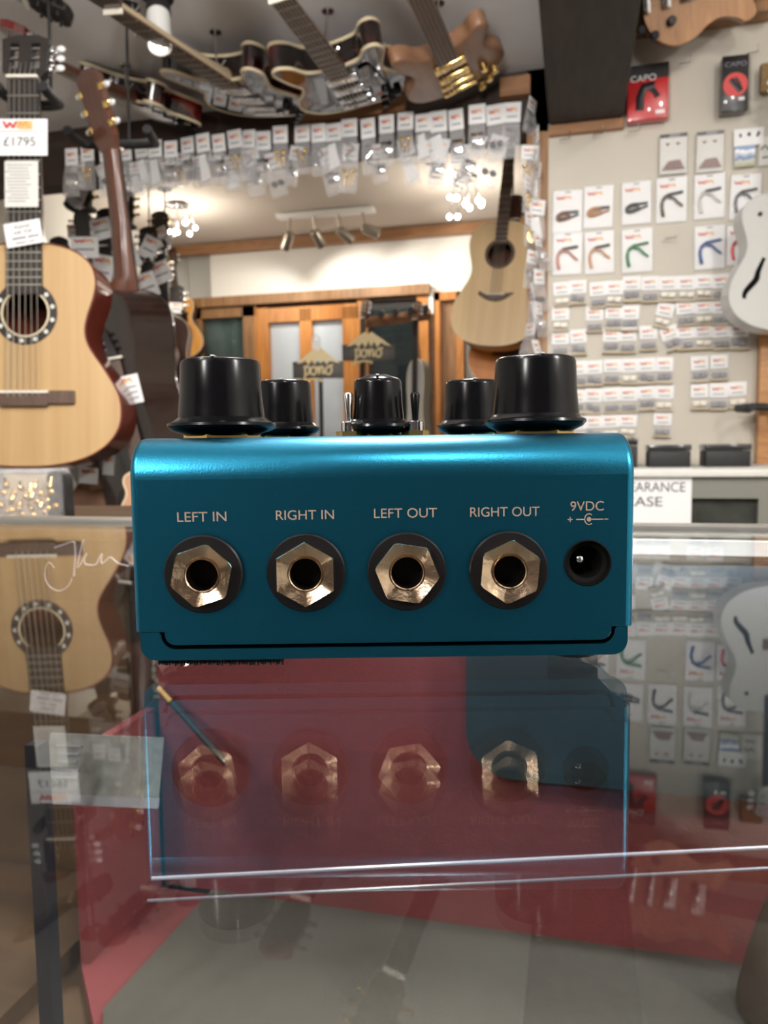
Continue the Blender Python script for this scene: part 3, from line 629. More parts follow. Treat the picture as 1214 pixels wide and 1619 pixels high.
# knobs
def knob(cx, top, wpx, fl, yoff, dome=0.0003):
    c = onp(cx, top, yoff); d = (MP @ V((c.x, yoff, c.z)) - EYE).dot(FWD); r = wpx * d / F / 2; h = c.z - ZT; rf = fl * d / F / 2
    mk = T(c.x, yoff, ZT)
    k = obj('knob', lathe(nb(), [(r * 1.05, 0.0040), (r * 1.03, 0.0058), (r * 0.985, h * 0.55), (r * 0.955, h - 0.0011), (r * 0.925, h - 0.0003), (r * 0.87, h), (r * 0.4, h + dome), (0.0002, h + dome)], 56), M['black'], ped, mk)
    obj('flange', lathe(nb(), [(r * 0.86, 0.0006), (r * 0.98, 0.0012), (rf * 0.93, 0.0019), (rf, 0.0029), (rf * 0.985, 0.0035), (rf * 0.9, 0.0039), (r * 1.02, 0.0050)], 56, cap1=False), M['black'], k)
    obj('pointer_line', box(nb(), (0, -r * 0.5, h + dome * 0.7), (0.0008, r * 0.8, 0.0003)), M['pearl'], k, label='thin white pointer line')
    obj('bushing_nut', lathe(nb(), [(r * 0.92, 0.0), (r * 0.92, 0.0011)], 6, a0=cx), M['brass'], k)
knob(348, 570, 131, 172, 0.0235); knob(846, 566, 132, 160, 0.0235)
knob(449, 603, 88, 112, 0.066); knob(746, 602, 88, 112, 0.066); knob(597, 600, 79, 112, 0.050, 0.0012)
for cx, lean in ((552, -0.0003), (656, 0.0)):
    yo = 0.046; c = onp(cx, 621, yo); b = T(c.x, yo, ZT)
    k = obj('toggle_switch', tube(nb(), [(0, 0, 0.0018), (lean * 0.5, 0, 0.006), (lean, 0, c.z - ZT - 0.0006), (lean, 0, c.z - ZT)], [0.0007, 0.0009, 0.0013, 0.0010], 14), M['chrome'] if cx < 600 else M['black'], ped, b)
    obj('threaded_collar', lathe(nb(), [(0.0022, 0.0), (0.0022, 0.0040), (0.0016, 0.0044)], 20), M['chrome'], k)
    obj('hex_nut', lathe(nb(), [(0.0036, 0.0), (0.0036, 0.0017)], 6), M['brass'], k)

# ================================================================== GUITARS
KEYS = [(0.0, 0.0), (0.006, 0.30), (0.035, 0.60), (0.09, 0.83), (0.16, 0.96), (0.24, 1.0), (0.33, 0.965)]
def outline(L, wl, ww, wu, k=5):
    """closed guitar outline, y from 0 (tail) to L (neck joint)"""
    h = [(t * L, f * wl) for t, f in KEYS]
    h += [(0.43 * L, ww + (wl - ww) * 0.55), (0.53 * L, ww + (wl - ww) * 0.13), (0.60 * L, ww), (0.67 * L, ww + (wu - ww) * 0.22), (0.76 * L, ww + (wu - ww) * 0.82), (0.83 * L, wu), (0.90 * L, wu * 0.93), (0.955 * L, wu * 0.73), (0.988 * L, wu * 0.42), (1.0 * L, 0.0)]
    right = [(x, y) for y, x in h]; left = [(-x, y) for x, y in reversed(right[1:-1])]
    return spline(right + left, True, k)
def half_round(w, dep, z0, y, n=8):
    return [(w / 2 * math.cos(a), y, z0 - dep * math.sin(a)) for a in [PI * i / n for i in range(n + 1)]]
def make_neck(t, y0, y1, w0, w1, mneck, mboard, z0, board_y0=None, frets=12, heel=0.07):
    bm = nb(); loft(bm, [half_round(w0 * 1.05, heel, z0, y0), half_round(w0, 0.03, z0, y0 + 0.035), half_round((w0 + w1) / 2, 0.020, z0, (y0 + y1) / 2), half_round(w1, 0.018, z0, y1)])
    obj('neck', bm, mneck, t)
    b0 = board_y0 if board_y0 is not None else y0
    bm = nb(); prism(bm, [(-w0 / 2, b0), (w0 / 2, b0), (w1 / 2, y1), (-w1 / 2, y1)], z0, z0 + 0.006); fb = obj('fretboard', bm, mboard, t, smooth=0)
    if frets:
        sc = (y1 - y0) * 2
        for i in range(1, 22):
            y = y1 - sc * (1 - 2 ** (-i / 12))
            if y < b0 + 0.005: break
            ww_ = w1 + (w0 - w1) * (y1 - y) / (y1 - b0); obj('fret', box(nb(), (0, y, z0 + 0.0065), (ww_, 0.0022, 0.0018)), M['fret'], fb, smooth=0)
    return fb
def make_head(t, y1, z0, w, L, mhead, slotted=False, button=None, tilt=12, pegs=3, metal=None, inline=False):
    """headstock with its tuning pegs"""
    button = button or M['tuner']; metal = metal or M['chrome']
    mt = T(0, y1, z0) @ RX(-math.radians(tilt))
    ol = [(-w * 0.42, 0), (w * 0.42, 0), (w * 0.62, L * 0.16), (w * 0.66, L * 0.9), (w * 0.35, L * 0.97), (0, L), (-w * 0.35, L * 0.97), (-w * 0.66, L * 0.9), (-w * 0.62, L * 0.16)]
    bm = nb()
    if slotted: plate(bm, ol, [[(s * w * 0.18, L * 0.22), (s * w * 0.42, L * 0.22), (s * w * 0.42, L * 0.80), (s * w * 0.18, L * 0.80)] for s in (-1, 1)], -0.018, 0.0)
    else: prism(bm, ol, -0.016, 0.0)
    h = obj('headstock', bm, mhead, t, mt, smooth=0)
    for s in (-1, 1):
        for i in range(pegs):
            y = L * (0.30 + 0.22 * i); bm = nb()
            tube(bm, [(s * w * 0.55, y, -0.010), (s * w * 0.85, y, -0.010)], 0.003, 8)
            if slotted: tube(bm, [(s * w * 0.16, y, -0.010), (s * w * 0.46, y, -0.010)], 0.0045, 10)
            else: tube(bm, [(s * w * 0.42, y, 0.0), (s * w * 0.42, y, 0.010)], 0.0035, 10)
            box(bm, (s * w * 0.66, y, -0.012), (0.012, 0.014, 0.012), bevel=0.002)
            pg = obj('tuning_peg', bm, metal, t, mt)
            obj('peg_button', sphere(nb(), (s * w * 0.95, y, -0.010), 0.009, s=(1.0, 0.75, 0.55)), button, pg)
    obj('nut', box(nb(), (0, y1 - 0.001, z0 + 0.005), (w * 0.86, 0.005, 0.010)), M['bone'], t)
    return h
def acoustic(label, mtx, L=0.48, wl=0.185, ww=0.115, wu=0.14, dep=0.10, neck=0.32, w0=0.058, w1=0.048, hole=(0.68, 0.045), bridge=(0.30, 0.085), mtop=None, mside=None, mneck=None, mboard=None,
             mhead=None, headL=0.17, slotted=False, strings=True, dots=False, frets=0, name='acoustic_guitar', cat='guitar', group=None, smile=False, fholes=None, tailpiece=False, button=None, metal=None, rosette=None, headtilt=12, pegs=3):
    t = thing(name, label, cat, mtx, group)
    mside = mside or M['mahogany']; mneck = mneck or M['mahogany']; mboard = mboard or M['ebony']; mhead = mhead or mneck; mtop = mtop or M['spruce']
    ol = outline(L, wl, ww, wu)
    obj('body', prism(nb(), ol, -dep, -0.0015, top=False), mside, t)
    hr = hole[1] if hole else 0; hy = hole[0] * L if hole else 0
    bm = nb(); plate(bm, ol, [circ(0, hy, hr, 36)] if hole else [], -0.003, 0.0)
    sb = obj('soundboard', bm, mtop, t, smooth=0)
    obj('binding', tube(nb(), [(x, y, -0.001) for x, y in ol], 0.0022, 6, closed=True), M['ivory'] if mside not in (M['rosewood'], M['redbrown'], M['whitegtr']) else mside, t)
    if hole:
        ro = rosette or hr * 1.18
        rs = obj('rosette', plate(nb(), circ(0, hy, ro, 40), [circ(0, hy, hr, 36)], 0.0, 0.0008), M['ebony'] if dots else M['boardbrown'], t, smooth=0)
        if dots:
            for i in range(11):
                a = math.radians(-58 - 180 + 27.5 * i + 31); r_ = (ro + hr * 1.08) / 2
                if not (math.radians(62) < a % (2 * PI) < math.radians(118)):
                    obj('pearl_inlay', lathe(nb(), [(0.0042, 0.0008), (0.0042, 0.0013)], 14, T(r_ * math.cos(a), hy + r_ * math.sin(a), 0)), M['pearl'], rs)
            obj('hole_ring', plate(nb(), circ(0, hy, hr * 1.10, 40), [circ(0, hy, hr * 1.02, 36)], 0.0008, 0.0014), M['ivory'], rs, smooth=0)
    if bridge:
        by, bw = bridge[0] * L, bridge[1]; bm = nb()
        if smile:
            pts = [(-bw, 0.010), (-bw * 0.6, -0.004), (-bw * 0.3, -0.010), (0, -0.013), (bw * 0.3, -0.010), (bw * 0.6, -0.002), (bw, 0.016), (bw * 0.6, 0.014), (0, 0.010), (-bw * 0.6, 0.010), (-bw * 0.95, 0.022)]
            prism(bm, [(x, by + y) for x, y in pts], 0.0, 0.008)
        else:
            box(bm, (0, by, 0.004), (bw * 2, 0.026, 0.008), bevel=0.002); box(bm, (0, by - 0.003, 0.007), (bw * 0.95, 0.028, 0.006), bevel=0.001)
        b = obj('bridge', bm, M['boardbrown'], t, smooth=0)
        obj('saddle', box(nb(), (0, by + 0.010, 0.010), (bw * 1.0, 0.005, 0.006)), M['bone'], b)
    if fholes:
        for s in fholes:
            pts = spline([(s * wl * 0.40, L * 0.52), (s * wl * 0.50, L * 0.42), (s * wl * 0.54, L * 0.36), (s * wl * 0.72, L * 0.27), (s * wl * 0.74, L * 0.22)], False, 5)
            bm = nb(); rs_ = [0.006 + 0.006 * math.sin(PI * i / (len(pts) - 1)) * (1.0 if i % 11 else 1.0) for i in range(len(pts))]; rs_[0] = rs_[-1] = 0.009
            tube(bm, [(x, y, 0.0) for x, y in pts], [r * 0.6 for r in rs_], 8, flat=0.15); f = obj('f_hole', bm, M['hole'], t)
    fb = make_neck(t, L - 0.004, L + neck, w0, w1, mneck, mboard, 0.0005, (hy + hr * 0.82) if hole else L * 0.86, frets, heel=dep * 0.75)
    make_head(t, L + neck, 0.004, w1 * 1.12, headL, mhead, slotted, button, tilt=headtilt, metal=metal, pegs=pegs)
    if strings:
        for i in range(6):
            q = (i - 2.5) / 2.5; y0 = bridge[0] * L if bridge else L * 0.1
            obj('string', tube(nb(), [(q * w0 * 0.44, y0 - 0.004, 0.008), (q * w0 * 0.44, y0 + 0.012, 0.0132), (q * w1 * 0.40, L + neck, 0.0115), (q * w1 * 0.40, L + neck + 0.03, 0.004)], 0.0006 if i > 2 else 0.0009, 5), M['string'], t)
    return t

# --- large classical guitar at the left
dC = 1.48; u = dC / F
c0 = at(41, 738, dC); c1 = at(39, 125, dC)
mG = frame(c0, c1 - c0, -_f0)
acoustic('classical guitar with pale spruce top, black rosette of pearl dots, hanging nearest the case', mG, L=355 * u, wl=151 * u, ww=94 * u, wu=111 * u, dep=0.092, neck=258 * u, w0=56 * u, w1=50 * u, hole=(0.685, 35 * u), rosette=50.5 * u,
         bridge=(0.307, 79 * u), dots=True, slotted=True, headL=74 * u, mside=M['redbrown'], mneck=M['mahogany'], mhead=M['ebony'], frets=19, headtilt=6, name='classical_guitar', metal=M['chrome'])
def yoke(label, p, up=None, top=CEIL, w=0.075, rod=True, name='guitar_hanger', back=V((0, 0, 0))):
    t = thing(name, label, 'hanger', T(*p), 'black guitar hangers')
    r = RZ(YAW)
    bm = nb(); tube(bm, [r @ V(v) for v in [(-w / 2, -0.05, -0.004), (-w / 2, -0.03, -0.008), (-w / 2 * 0.95, 0.03, -0.004), (-w * 0.2, 0.045, 0), (w * 0.2, 0.045, 0), (w / 2 * 0.95, 0.03, -0.004), (w / 2, -0.03, -0.008), (w / 2, -0.05, -0.004)]], 0.010, 10)
    obj('padded_arms', bm, M['blackmat'], t)
    e = r @ V((0, 0.045, 0))
    if rod:
        bm = nb(); tube(bm, [e, e + V((0, 0.03, 0.02)), V((e.x, e.y + 0.04, top - p[2]))], 0.0032, 8); obj('rod', bm, M['blackmat'], t)
        obj('ceiling_plate', lathe(nb(), [(0.03, top - p[2] - 0.004), (0.03, top - p[2])], 20, T(e.x, e.y + 0.04, 0)), M['blackmat'], t)
    return t
pc = mG @ V((0, 355 * u + 245 * u, -0.03)); yoke('black padded hanger holding the classical guitar by its slotted headstock', pc, w=0.088)
pc2 = mG @ V((0.0, 355 * u + 140 * u, -0.022))

# --- paper tags on the classical guitar's neck
def logo(par, w, h, mtx):
    """the shop's red zigzag letters and orange block"""
    bm = nb(); a = w * 0.5
    for x0_, x1_, k in ((-0.5, 0.0, 0),):
        xs = [-w * 0.5, -w * 0.38, -w * 0.26, -w * 0.14, -w * 0.02]; ys = [h * 0.5, -h * 0.5, h * 0.35, -h * 0.5, h * 0.5]
        for i in range(4):
            dx = w * 0.05; bm.faces.new([bm.verts.new(v) for v in ((xs[i] - dx, ys[i], 0), (xs[i] + dx, ys[i], 0), (xs[i + 1] + dx, ys[i + 1], 0), (xs[i + 1] - dx, ys[i + 1], 0))])
    r = bmesh.ops.extrude_face_region(bm, geom=bm.faces[:])
    for e in r['geom']:
        if isinstance(e, bmesh.types.BMVert): e.co.z += 0.0003
    obj('red_logo_letter', bm, M['red'], par, mtx, smooth=0)
    bm = nb(); xs = [w * 0.02, w * 0.10, w * 0.22, w * 0.34, w * 0.46]; ys = [-h * 0.5, h * 0.5, -h * 0.2, h * 0.5, -h * 0.5]
    for i in range(4):
        dx = w * 0.05; bm.faces.new([bm.verts.new(v) for v in ((xs[i] - dx, ys[i], 0), (xs[i] + dx, ys[i], 0), (xs[i + 1] + dx, ys[i + 1], 0), (xs[i + 1] - dx, ys[i + 1], 0))])
    r = bmesh.ops.extrude_face_region(bm, geom=bm.faces[:])
    for e in r['geom']:
        if isinstance(e, bmesh.types.BMVert): e.co.z += 0.0003
    obj('orange_logo_letter', bm, M['orange'], par, mtx, smooth=0)
dT = 1.462; u2 = dT / F
p = at(33, 217, dT); t = thing('price_tag', 'white price tag reading £1795 on the classical guitar neck', 'price tag', frame(p, at(33, 100, dT) - p, -_f0))
obj('tag_card', box(nb(), (0, 0, 0), (84 * u2, 58 * u2, 0.0008)), M['paper'], t)
obj('orange_block', box(nb(), (8 * u2, 19 * u2, 0.0005), (22 * u2, 14 * u2, 0.0004)), mat('pale_orange_print', (0.72, 0.46, 0.22), rough=0.6), t); logo(t, 42 * u2, 11 * u2, T(-6 * u2, 19.5 * u2, 0.0008))
bm = nb(); box(bm, (0, 9 * u2, 0.0006), (80 * u2, 1.2 * u2, 0.0005)); box(bm, (14 * u2, -24 * u2, 0.0006), (46 * u2, 1.0 * u2, 0.0005)); obj('ruled_line', bm, M['greyink'], t)
letters('handwritten_price', '£1795', 50 * u2, 14 * u2, M['ink'], t, T(-2 * u2, -7 * u2, 0.0006))
p = at(34, 291, dT); t = thing('spec_sheet', 'narrow off white sheet of small print on the classical guitar neck', 'paper', frame(p, at(33, 150, dT) - p, -_f0))
obj('sheet', box(nb(), (0, 0, 0), (53 * u2, 73 * u2, 0.0006)), M['paper2'], t)
bm = nb()
for i in range(12): box(bm, (-3 * u2 - (i % 3) * 2 * u2, (30 - 5.2 * i) * u2, 0.0005), ((40 - (i * 7) % 13) * u2, 1.3 * u2, 0.0005))
obj('small_print', bm, M['greyink'], t)
p = at(37, 369, dT); t = thing('notice_card', 'tilted white notice card with three dark lines below the spec sheet', 'notice', frame(p, at(33, 250, dT) - p, -_f0) @ RZ(math.radians(8)))
obj('card', box(nb(), (0, 0, 0), (58 * u2, 38 * u2, 0.0008)), M['paper'], t)
letters('notice_text', 'PLEASE', 24 * u2, 5 * u2, M['ink'], t, T(0, 11 * u2, 0.0005)); letters('notice_text', 'ASK FOR', 30 * u2, 5 * u2, M['ink'], t, T(0, 2.5 * u2, 0.0005)); bm = nb(); box(bm, (-8 * u2, -6.5 * u2, 0.0005), (22 * u2, 3.4 * u2, 0.0005)); box(bm, (15 * u2, -6.5 * u2, 0.0005), (18 * u2, 3.2 * u2, 0.0005)); box(bm, (-6 * u2, -14 * u2, 0.0005), (17 * u2, 2.2 * u2, 0.0005)); box(bm, (12 * u2, -14 * u2, 0.0005), (10 * u2, 2.0 * u2, 0.0005)); obj('small_print', bm, M['greyink'], t)

# --- dark guitar seen from behind
u = 1.78 / F
c0, c1 = at(246, 792, 1.80), at(168, 170, 1.66)
bk = (-_f0 * math.cos(math.radians(36)) - _r0 * math.sin(math.radians(36)))
acoustic('dark acoustic guitar hanging with its glossy back turned to the counter', frame(c0, c1 - c0, -bk), L=0.475, wl=0.165, ww=0.125, wu=0.138, dep=0.105, neck=0.30, mside=M['rosewood'], mneck=M['mahogany'], mtop=M['spruce'], headL=0.16, metal=M['gold'], strings=False, frets=0)
yoke('black hanger under the pearl tuners of the back turned guitar', at(182, 216, 1.69), w=0.17)
# --- guitar neck rising behind the classical
c0, c1 = at(268, 900, 1.64), at(170, 505, 1.62)
m_ = frame(c0, c1 - c0, -_f0 + _r0 * 0.25)
acoustic('dark acoustic guitar with pale frets standing between the classical and the back turned guitar', m_, L=0.20, wl=0.085, ww=0.058, wu=0.068, dep=0.07, neck=0.26, w0=0.05, w1=0.043, hole=(0.62, 0.03), bridge=(0.3, 0.05), mtop=M['rosewood'], mside=M['rosewood'], mboard=M['boardbrown'], mhead=M['ebony'], strings=False, headL=0.075)
p = at(203, 617, 1.585); t = thing('price_tag', 'white price tag tied to the narrow fretboard behind the classical guitar', 'price tag', frame(p, c1 - c0, -_f0))
obj('tag_card', box(nb(), (0, 0, 0), (40 * 1.585 / F, 46 * 1.585 / F, 0.0008)), M['paper'], t); logo(t, 0.034, 0.010, T(-0.004, 0.020, 0.0006))
bm = nb()
for i in range(3): box(bm, (0.002, (4 - 9 * i) * 1.585 / F, 0.0006), (0.034, 0.003, 0.0005))
obj('printed_lines', bm, M['greyink'], t)

# --- electric guitars hanging under the ceiling
def electric(label, mtx, ol, dep, neck, w0, w1, mbody, mneck, mboard, hardware, mtop=None, bind=None, headL=0.15, neck_y=0.0, group=None, mid=0.0, pick=((0.02), (-0.05)), bridge_y=-0.10, pg=None, name='electric_guitar', fret=19):
    t = thing(name, label, 'guitar', mtx, group)
    bm = nb(); prism(bm, ol, -dep, 0.0)
    if not bind:
        es = [e for e in bm.edges if abs(e.verts[0].co.z - e.verts[1].co.z) < 1e-6 and len(e.link_faces) == 2 and abs(e.link_faces[0].normal.dot(e.link_faces[1].normal)) < 0.5]
        bm.normal_update(); es = [e for e in bm.edges if len(e.link_faces) == 2 and e.link_faces[0].normal.angle(e.link_faces[1].normal) > 1.2]
        bmesh.ops.bevel(bm, geom=es, offset=0.006, segments=3, profile=0.5, affect='EDGES')
    obj('body', bm, mbody, t)
    if mtop: obj('top_plate', prism(nb(), [(x * 0.985, y * 0.985) for x, y in ol], 0.0, 0.003), mtop, t)
    if bind:
        obj('binding', tube(nb(), [(x, y, 0.001) for x, y in ol], 0.0042, 6, closed=True), bind, t)
        obj('rear_binding', tube(nb(), [(x, y, -dep) for x, y in ol], 0.0042, 6, closed=True), bind, t)
    make_neck(t, neck_y, neck_y + neck, w0, w1, mneck, mboard, 0.004, neck_y - 0.02, fret, heel=dep * 0.7)
    make_head(t, neck_y + neck, 0.006, w1 * 1.2, headL, mbody if bind else mneck, metal=hardware, button=hardware)
    for y in pick:
        p_ = obj('pickup', box(nb(), (0, y, 0.007), (0.078, 0.036, 0.010), bevel=0.003), hardware, t)
        bm = nb()
        for i in range(6): lathe(bm, [(0.0025, 0.012), (0.0022, 0.0132)], 8, T((i - 2.5) * 0.010, y, 0))
        obj('pole_piece', bm, M['nickel'], p_)
    b = obj('bridge', box(nb(), (0, bridge_y, 0.008), (0.085, 0.020, 0.012), bevel=0.003), hardware, t)
    obj('tailpiece', box(nb(), (0, bridge_y - 0.045, 0.008), (0.09, 0.018, 0.010), bevel=0.004), hardware, t)
    for i, (x, y) in enumerate(((0.095, bridge_y + 0.01), (0.125, bridge_y - 0.03), (0.10, bridge_y - 0.06), (0.07, bridge_y - 0.09))):
        obj('control_knob', lathe(nb(), [(0.011, 0.002), (0.010, 0.016), (0.008, 0.018)], 18, T(x * (max(p[0] for p in ol) / 0.17), y, 0)), M['gold'] if hardware is M['gold'] else M['black'], t)
    if pg:
        bm = nb(); prism(bm, [(0.045, 0.06), (0.055, -0.02), (0.06, -0.09), (0.09, -0.08), (0.085, 0.02), (0.075, 0.07)], 0.006, 0.009); obj('pickguard', bm, pg, t)
    for i in range(6):
        q = (i - 2.5) / 2.5
        obj('string', tube(nb(), [(q * 0.026, bridge_y - 0.04, 0.017), (q * 0.026, bridge_y, 0.019), (q * w1 * 0.4, neck_y + neck, 0.0125)], 0.0006, 4), M['string'], t)
    return t
def dc(sc, hornl=1.0, hornr=1.0):
    """double cutaway outline about the body centre"""
    pts = [(0, -0.21), (0.07, -0.207), (0.135, -0.175), (0.168, -0.115), (0.160, -0.055), (0.128, -0.005), (0.118, 0.035), (0.132, 0.085), (0.146, 0.135 * hornr), (0.130, 0.172 * hornr), (0.100, 0.165 * hornr), (0.075, 0.12), (0.040, 0.105), (0.0, 0.10),
           (-0.040, 0.105), (-0.078, 0.125), (-0.105, 0.175 * hornl), (-0.138, 0.195 * hornl), (-0.158, 0.165 * hornl), (-0.140, 0.09), (-0.120, 0.035), (-0.130, -0.005), (-0.160, -0.055), (-0.168, -0.115), (-0.135, -0.175), (-0.07, -0.207)]
    return [(x * sc, y * sc) for x, y in spline(pts, True, 4)]
def hang(bodypx, bd, neckpx, nd, hint): a = at(*bodypx, bd); b = at(*neckpx, nd); return frame(a, b - a, hint)
def cord(label, p, m=None, name='hanging_hook'):
    t = thing(name, label, 'hook', T(*p), 'ceiling hooks for the guitars')
    obj('wire', tube(nb(), [(0, 0, CEIL - p[2]), (0, 0, 0.0), (0.012, 0, -0.012), (0.024, 0, 0.0)], 0.0022, 8), m or M['chrome'], t)
    obj('screw_plate', lathe(nb(), [(0.014, CEIL - p[2] - 0.003), (0.014, CEIL - p[2])], 16), m or M['chrome'], t)
DOWN = V((0, 0, -1))
m4 = hang((712, 104), 1.85, (664, -4), 1.52, DOWN * 0.7 - _f0 * 0.8)
electric('natural wood double cutaway electric guitar with gold hardware under the ceiling', m4, dc(0.76, 1.0, 0.92), 0.038, 0.60, 0.050, 0.042, M['natural_body'], M['boardbrown'], M['boardbrown'], M['gold'], neck_y=0.06, pick=(0.02, -0.045), bridge_y=-0.085, fret=0)
m3 = hang((545, 128), 1.90, (440, -12), 1.45, DOWN * 0.9 - _f0 * 0.55)
electric('dark cherry semi hollow guitar with chrome pickups hanging beside the natural guitar', m3, dc(0.86), 0.055, 0.40, 0.052, 0.043, M['redsun'], M['mahogany'], M['boardbrown'], M['chrome'], mtop=M['blackgloss'], bind=M['ivory'], neck_y=0.07, pick=(0.03, -0.04), bridge_y=-0.10, pg=M['blackgloss'])
m2 = hang((382, 146), 1.98, (162, -2), 1.50, DOWN * 0.9 - _f0 * 0.35 + _r0 * -0.25)
electric('black semi hollow guitar with cream binding, its neck passing the spot lamp', m2, dc(0.86), 0.055, 0.42, 0.052, 0.043, M['redsun'], M['foam'], M['boardbrown'], M['chrome'], mtop=M['blackgloss'], bind=M['ivory'], neck_y=0.07, pick=(0.03, -0.04), bridge_y=-0.10)
m1 = hang((228, 168), 2.12, (66, 92), 1.72, DOWN * 0.9 - _f0 * 0.3 + _r0 * -0.35)
electric('small black and red semi hollow guitar hanging deepest at the left above the pearl tuners', m1, dc(0.74), 0.05, 0.34, 0.05, 0.042, M['redsun'], M['mahogany'], M['boardbrown'], M['chrome'], mtop=M['blackgloss'], bind=M['ivory'], neck_y=0.06, pick=(0.03, -0.04), bridge_y=-0.09)
c_, n_ = at(-420, -330, 1.45), at(60, 8, 1.60)
electric('dark guitar reaching in from overhead with only its black headstock in sight', frame(c_, n_ - c_, DOWN), dc(0.8), 0.04, (n_ - c_).length - 0.06 - 0.02, 0.05, 0.042, M['blackgloss'], M['ebony'], M['ebony'], M['blackmat'], neck_y=0.06, headL=0.09)
for (pp, lb) in ((m4 @ V((0.0, 0.10, -0.03)), 'wire hook holding the natural electric guitar'), (m3 @ V((0.0, 0.12, -0.03)), 'wire hook holding the cherry semi hollow guitar'), (m2 @ V((0, 0.12, -0.03)), 'wire hook holding the black guitar with red sides'), (m1 @ V((0, 0.1, -0.03)), 'wire hook holding the small black and red guitar')):
    cord(lb, pp)
t = thing('hanging_chain', 'short steel chain hanging beside the spot lamp', 'chain', T(*at(213, -10, 1.72)))
for i in range(5):
    obj('chain_link', tube(nb(), [(0.008 * math.cos(a), 0, 0.015 * math.sin(a)) for a in [2 * PI * k / 14 for k in range(14)]], 0.002, 6, closed=True), M['chrome'], t, T(0, 0, -0.026 * i + 0.03) @ RZ(PI / 2 * (i % 2)))
# top right guitar above the rail and white guitar at the edge
a, b = at(1122, -36, 1.80), at(1420, -110, 1.72)
electric('tan wooden electric guitar lying on the rail above the peg wall', frame(a, b - a, -_f0 - V((0, 0, 0.35))), dc(0.74, 0.8, 0.8), 0.04, 0.36, 0.05, 0.042, M['natural_body'], M['pine'], M['boardbrown'], M['chrome'], neck_y=0.06, mtop=M['pine'], fret=0)
dW = 1.82; u = dW / F
c0, c1 = at(1240, 522, dW), at(1246, 300, dW)
t = acoustic('white hollow guitar body with a slanted black f-hole in front of the peg wall', frame(c0, c1 - c0, -_f0), L=218 * u, wl=88 * u, ww=61 * u, wu=71 * u, dep=0.05, neck=0.2, w0=0.04, w1=0.036, hole=None, bridge=(0.45, 0.03), mtop=M['whitegtr'], mside=M['whitegtr'], mneck=M['whitegtr'], fholes=(-1, 1), strings=False, headL=0.1, name='archtop_guitar')
obj('small_knob', lathe(nb(), [(0.005, 0.0), (0.005, 0.004)], 14, T(-44 * u, 182 * u, 0)), M['blackmat'], t)

# ================================================================== BACK ROOM THINGS
def track(label, a, b, n, aims, watts, scale=1.0):
    t = thing('track_light', label, 'lamp', T(0, 0, 0))
    d = (b - a).normalized(); w_ = 0.05
    obj('track_rail', box(nb(), (0, 0, 0), ((b - a).length + 0.12, 0.06, 0.02), bevel=0.003), M['lampwhite'], t, T(*(a.lerp(b, 0.5))) @ RZ(math.atan2(d.y, d.x)))
    for i in range(n):
        p = a.lerp(b, i / (n - 1)); h = obj('spot_head', lathe(nb(), [(0.018, 0.0), (0.024, 0.01), (0.026, 0.085), (0.024, 0.085), (0.018, 0.07)], 20), M['steelgrey'], t)
        q = p + V((0, 0, -0.075)); dr_ = (aims[i] - q).normalized(); h.matrix_basis = frame(q, dr_, (0, 0.2, 1)) @ RX(-PI / 2)
        obj('swivel', tube(nb(), [p, q + dr_ * 0.02], 0.006, 8), M['steelgrey'], t)
        obj('lens', lathe(nb(), [(0.021, 0.074), (0.021, 0.076)], 16), M['bulbdim'], h)
        spot('track_spot_light', q + dr_ * 0.10, aims[i], watts, (1.0, 0.95, 0.86), 110, 0.02)
a, b = on_z(458, 342, 2.285), on_z(572, 333, 2.285)
track('white track light with four steel spot heads on the back room ceiling', a, b, 4, [V((-1.7, 3.9, 1.7)), V((-1.1, 3.93, 1.9)), V((-0.6, 3.93, 1.8)), V((0.2, 3.93, 1.7))], BACK_W)
def cluster(label, c, z, n=9, r=0.10, watts=8, size=0.010):
    t = thing('bulb_cluster', label, 'lamp', T(c.x, c.y, z), 'bright bulb clusters in the back room')
    obj('ceiling_rose', lathe(nb(), [(0.05, -0.012), (0.055, 0.0)], 20), M['chrome'], t)
    rnd = random.Random(int(abs(c.x) * 1000))
    for i in range(n):
        a = 2 * PI * i / n; rr_ = r * (0.5 + 0.5 * rnd.random()); e = V((rr_ * math.cos(a), rr_ * math.sin(a), -0.05 - 0.09 * rnd.random()))
        arm = obj('wire_arm', tube(nb(), [(0, 0, -0.006), (e.x * 0.6, e.y * 0.6, -0.02), tuple(e)], 0.0025, 6), M['chrome'], t)
        obj('bulb', sphere(nb(), tuple(e - V((0, 0, 0.008))), size * (0.75 + 0.5 * rnd.random())), M['bulb'], arm)
    l = bpy.data.lights.new('bulb_cluster_light', 'POINT'); l.energy = watts; l.color = (1.0, 0.92, 0.80); l.shadow_soft_size = 0.08
    o = bpy.data.objects.new('bulb_cluster_light', l); COL.objects.link(o); o.location = (c.x, c.y, z - 0.22)
cluster('bright bulb cluster on the back room ceiling beside the left wall guitars', on_z(280, 322, 2.30), 2.30, watts=BACK_W * 0.8)
cluster('bright bulb cluster on the back room ceiling by the hanging spruce guitar', on_z(735, 280, 2.30), 2.30, watts=BACK_W * 0.8)

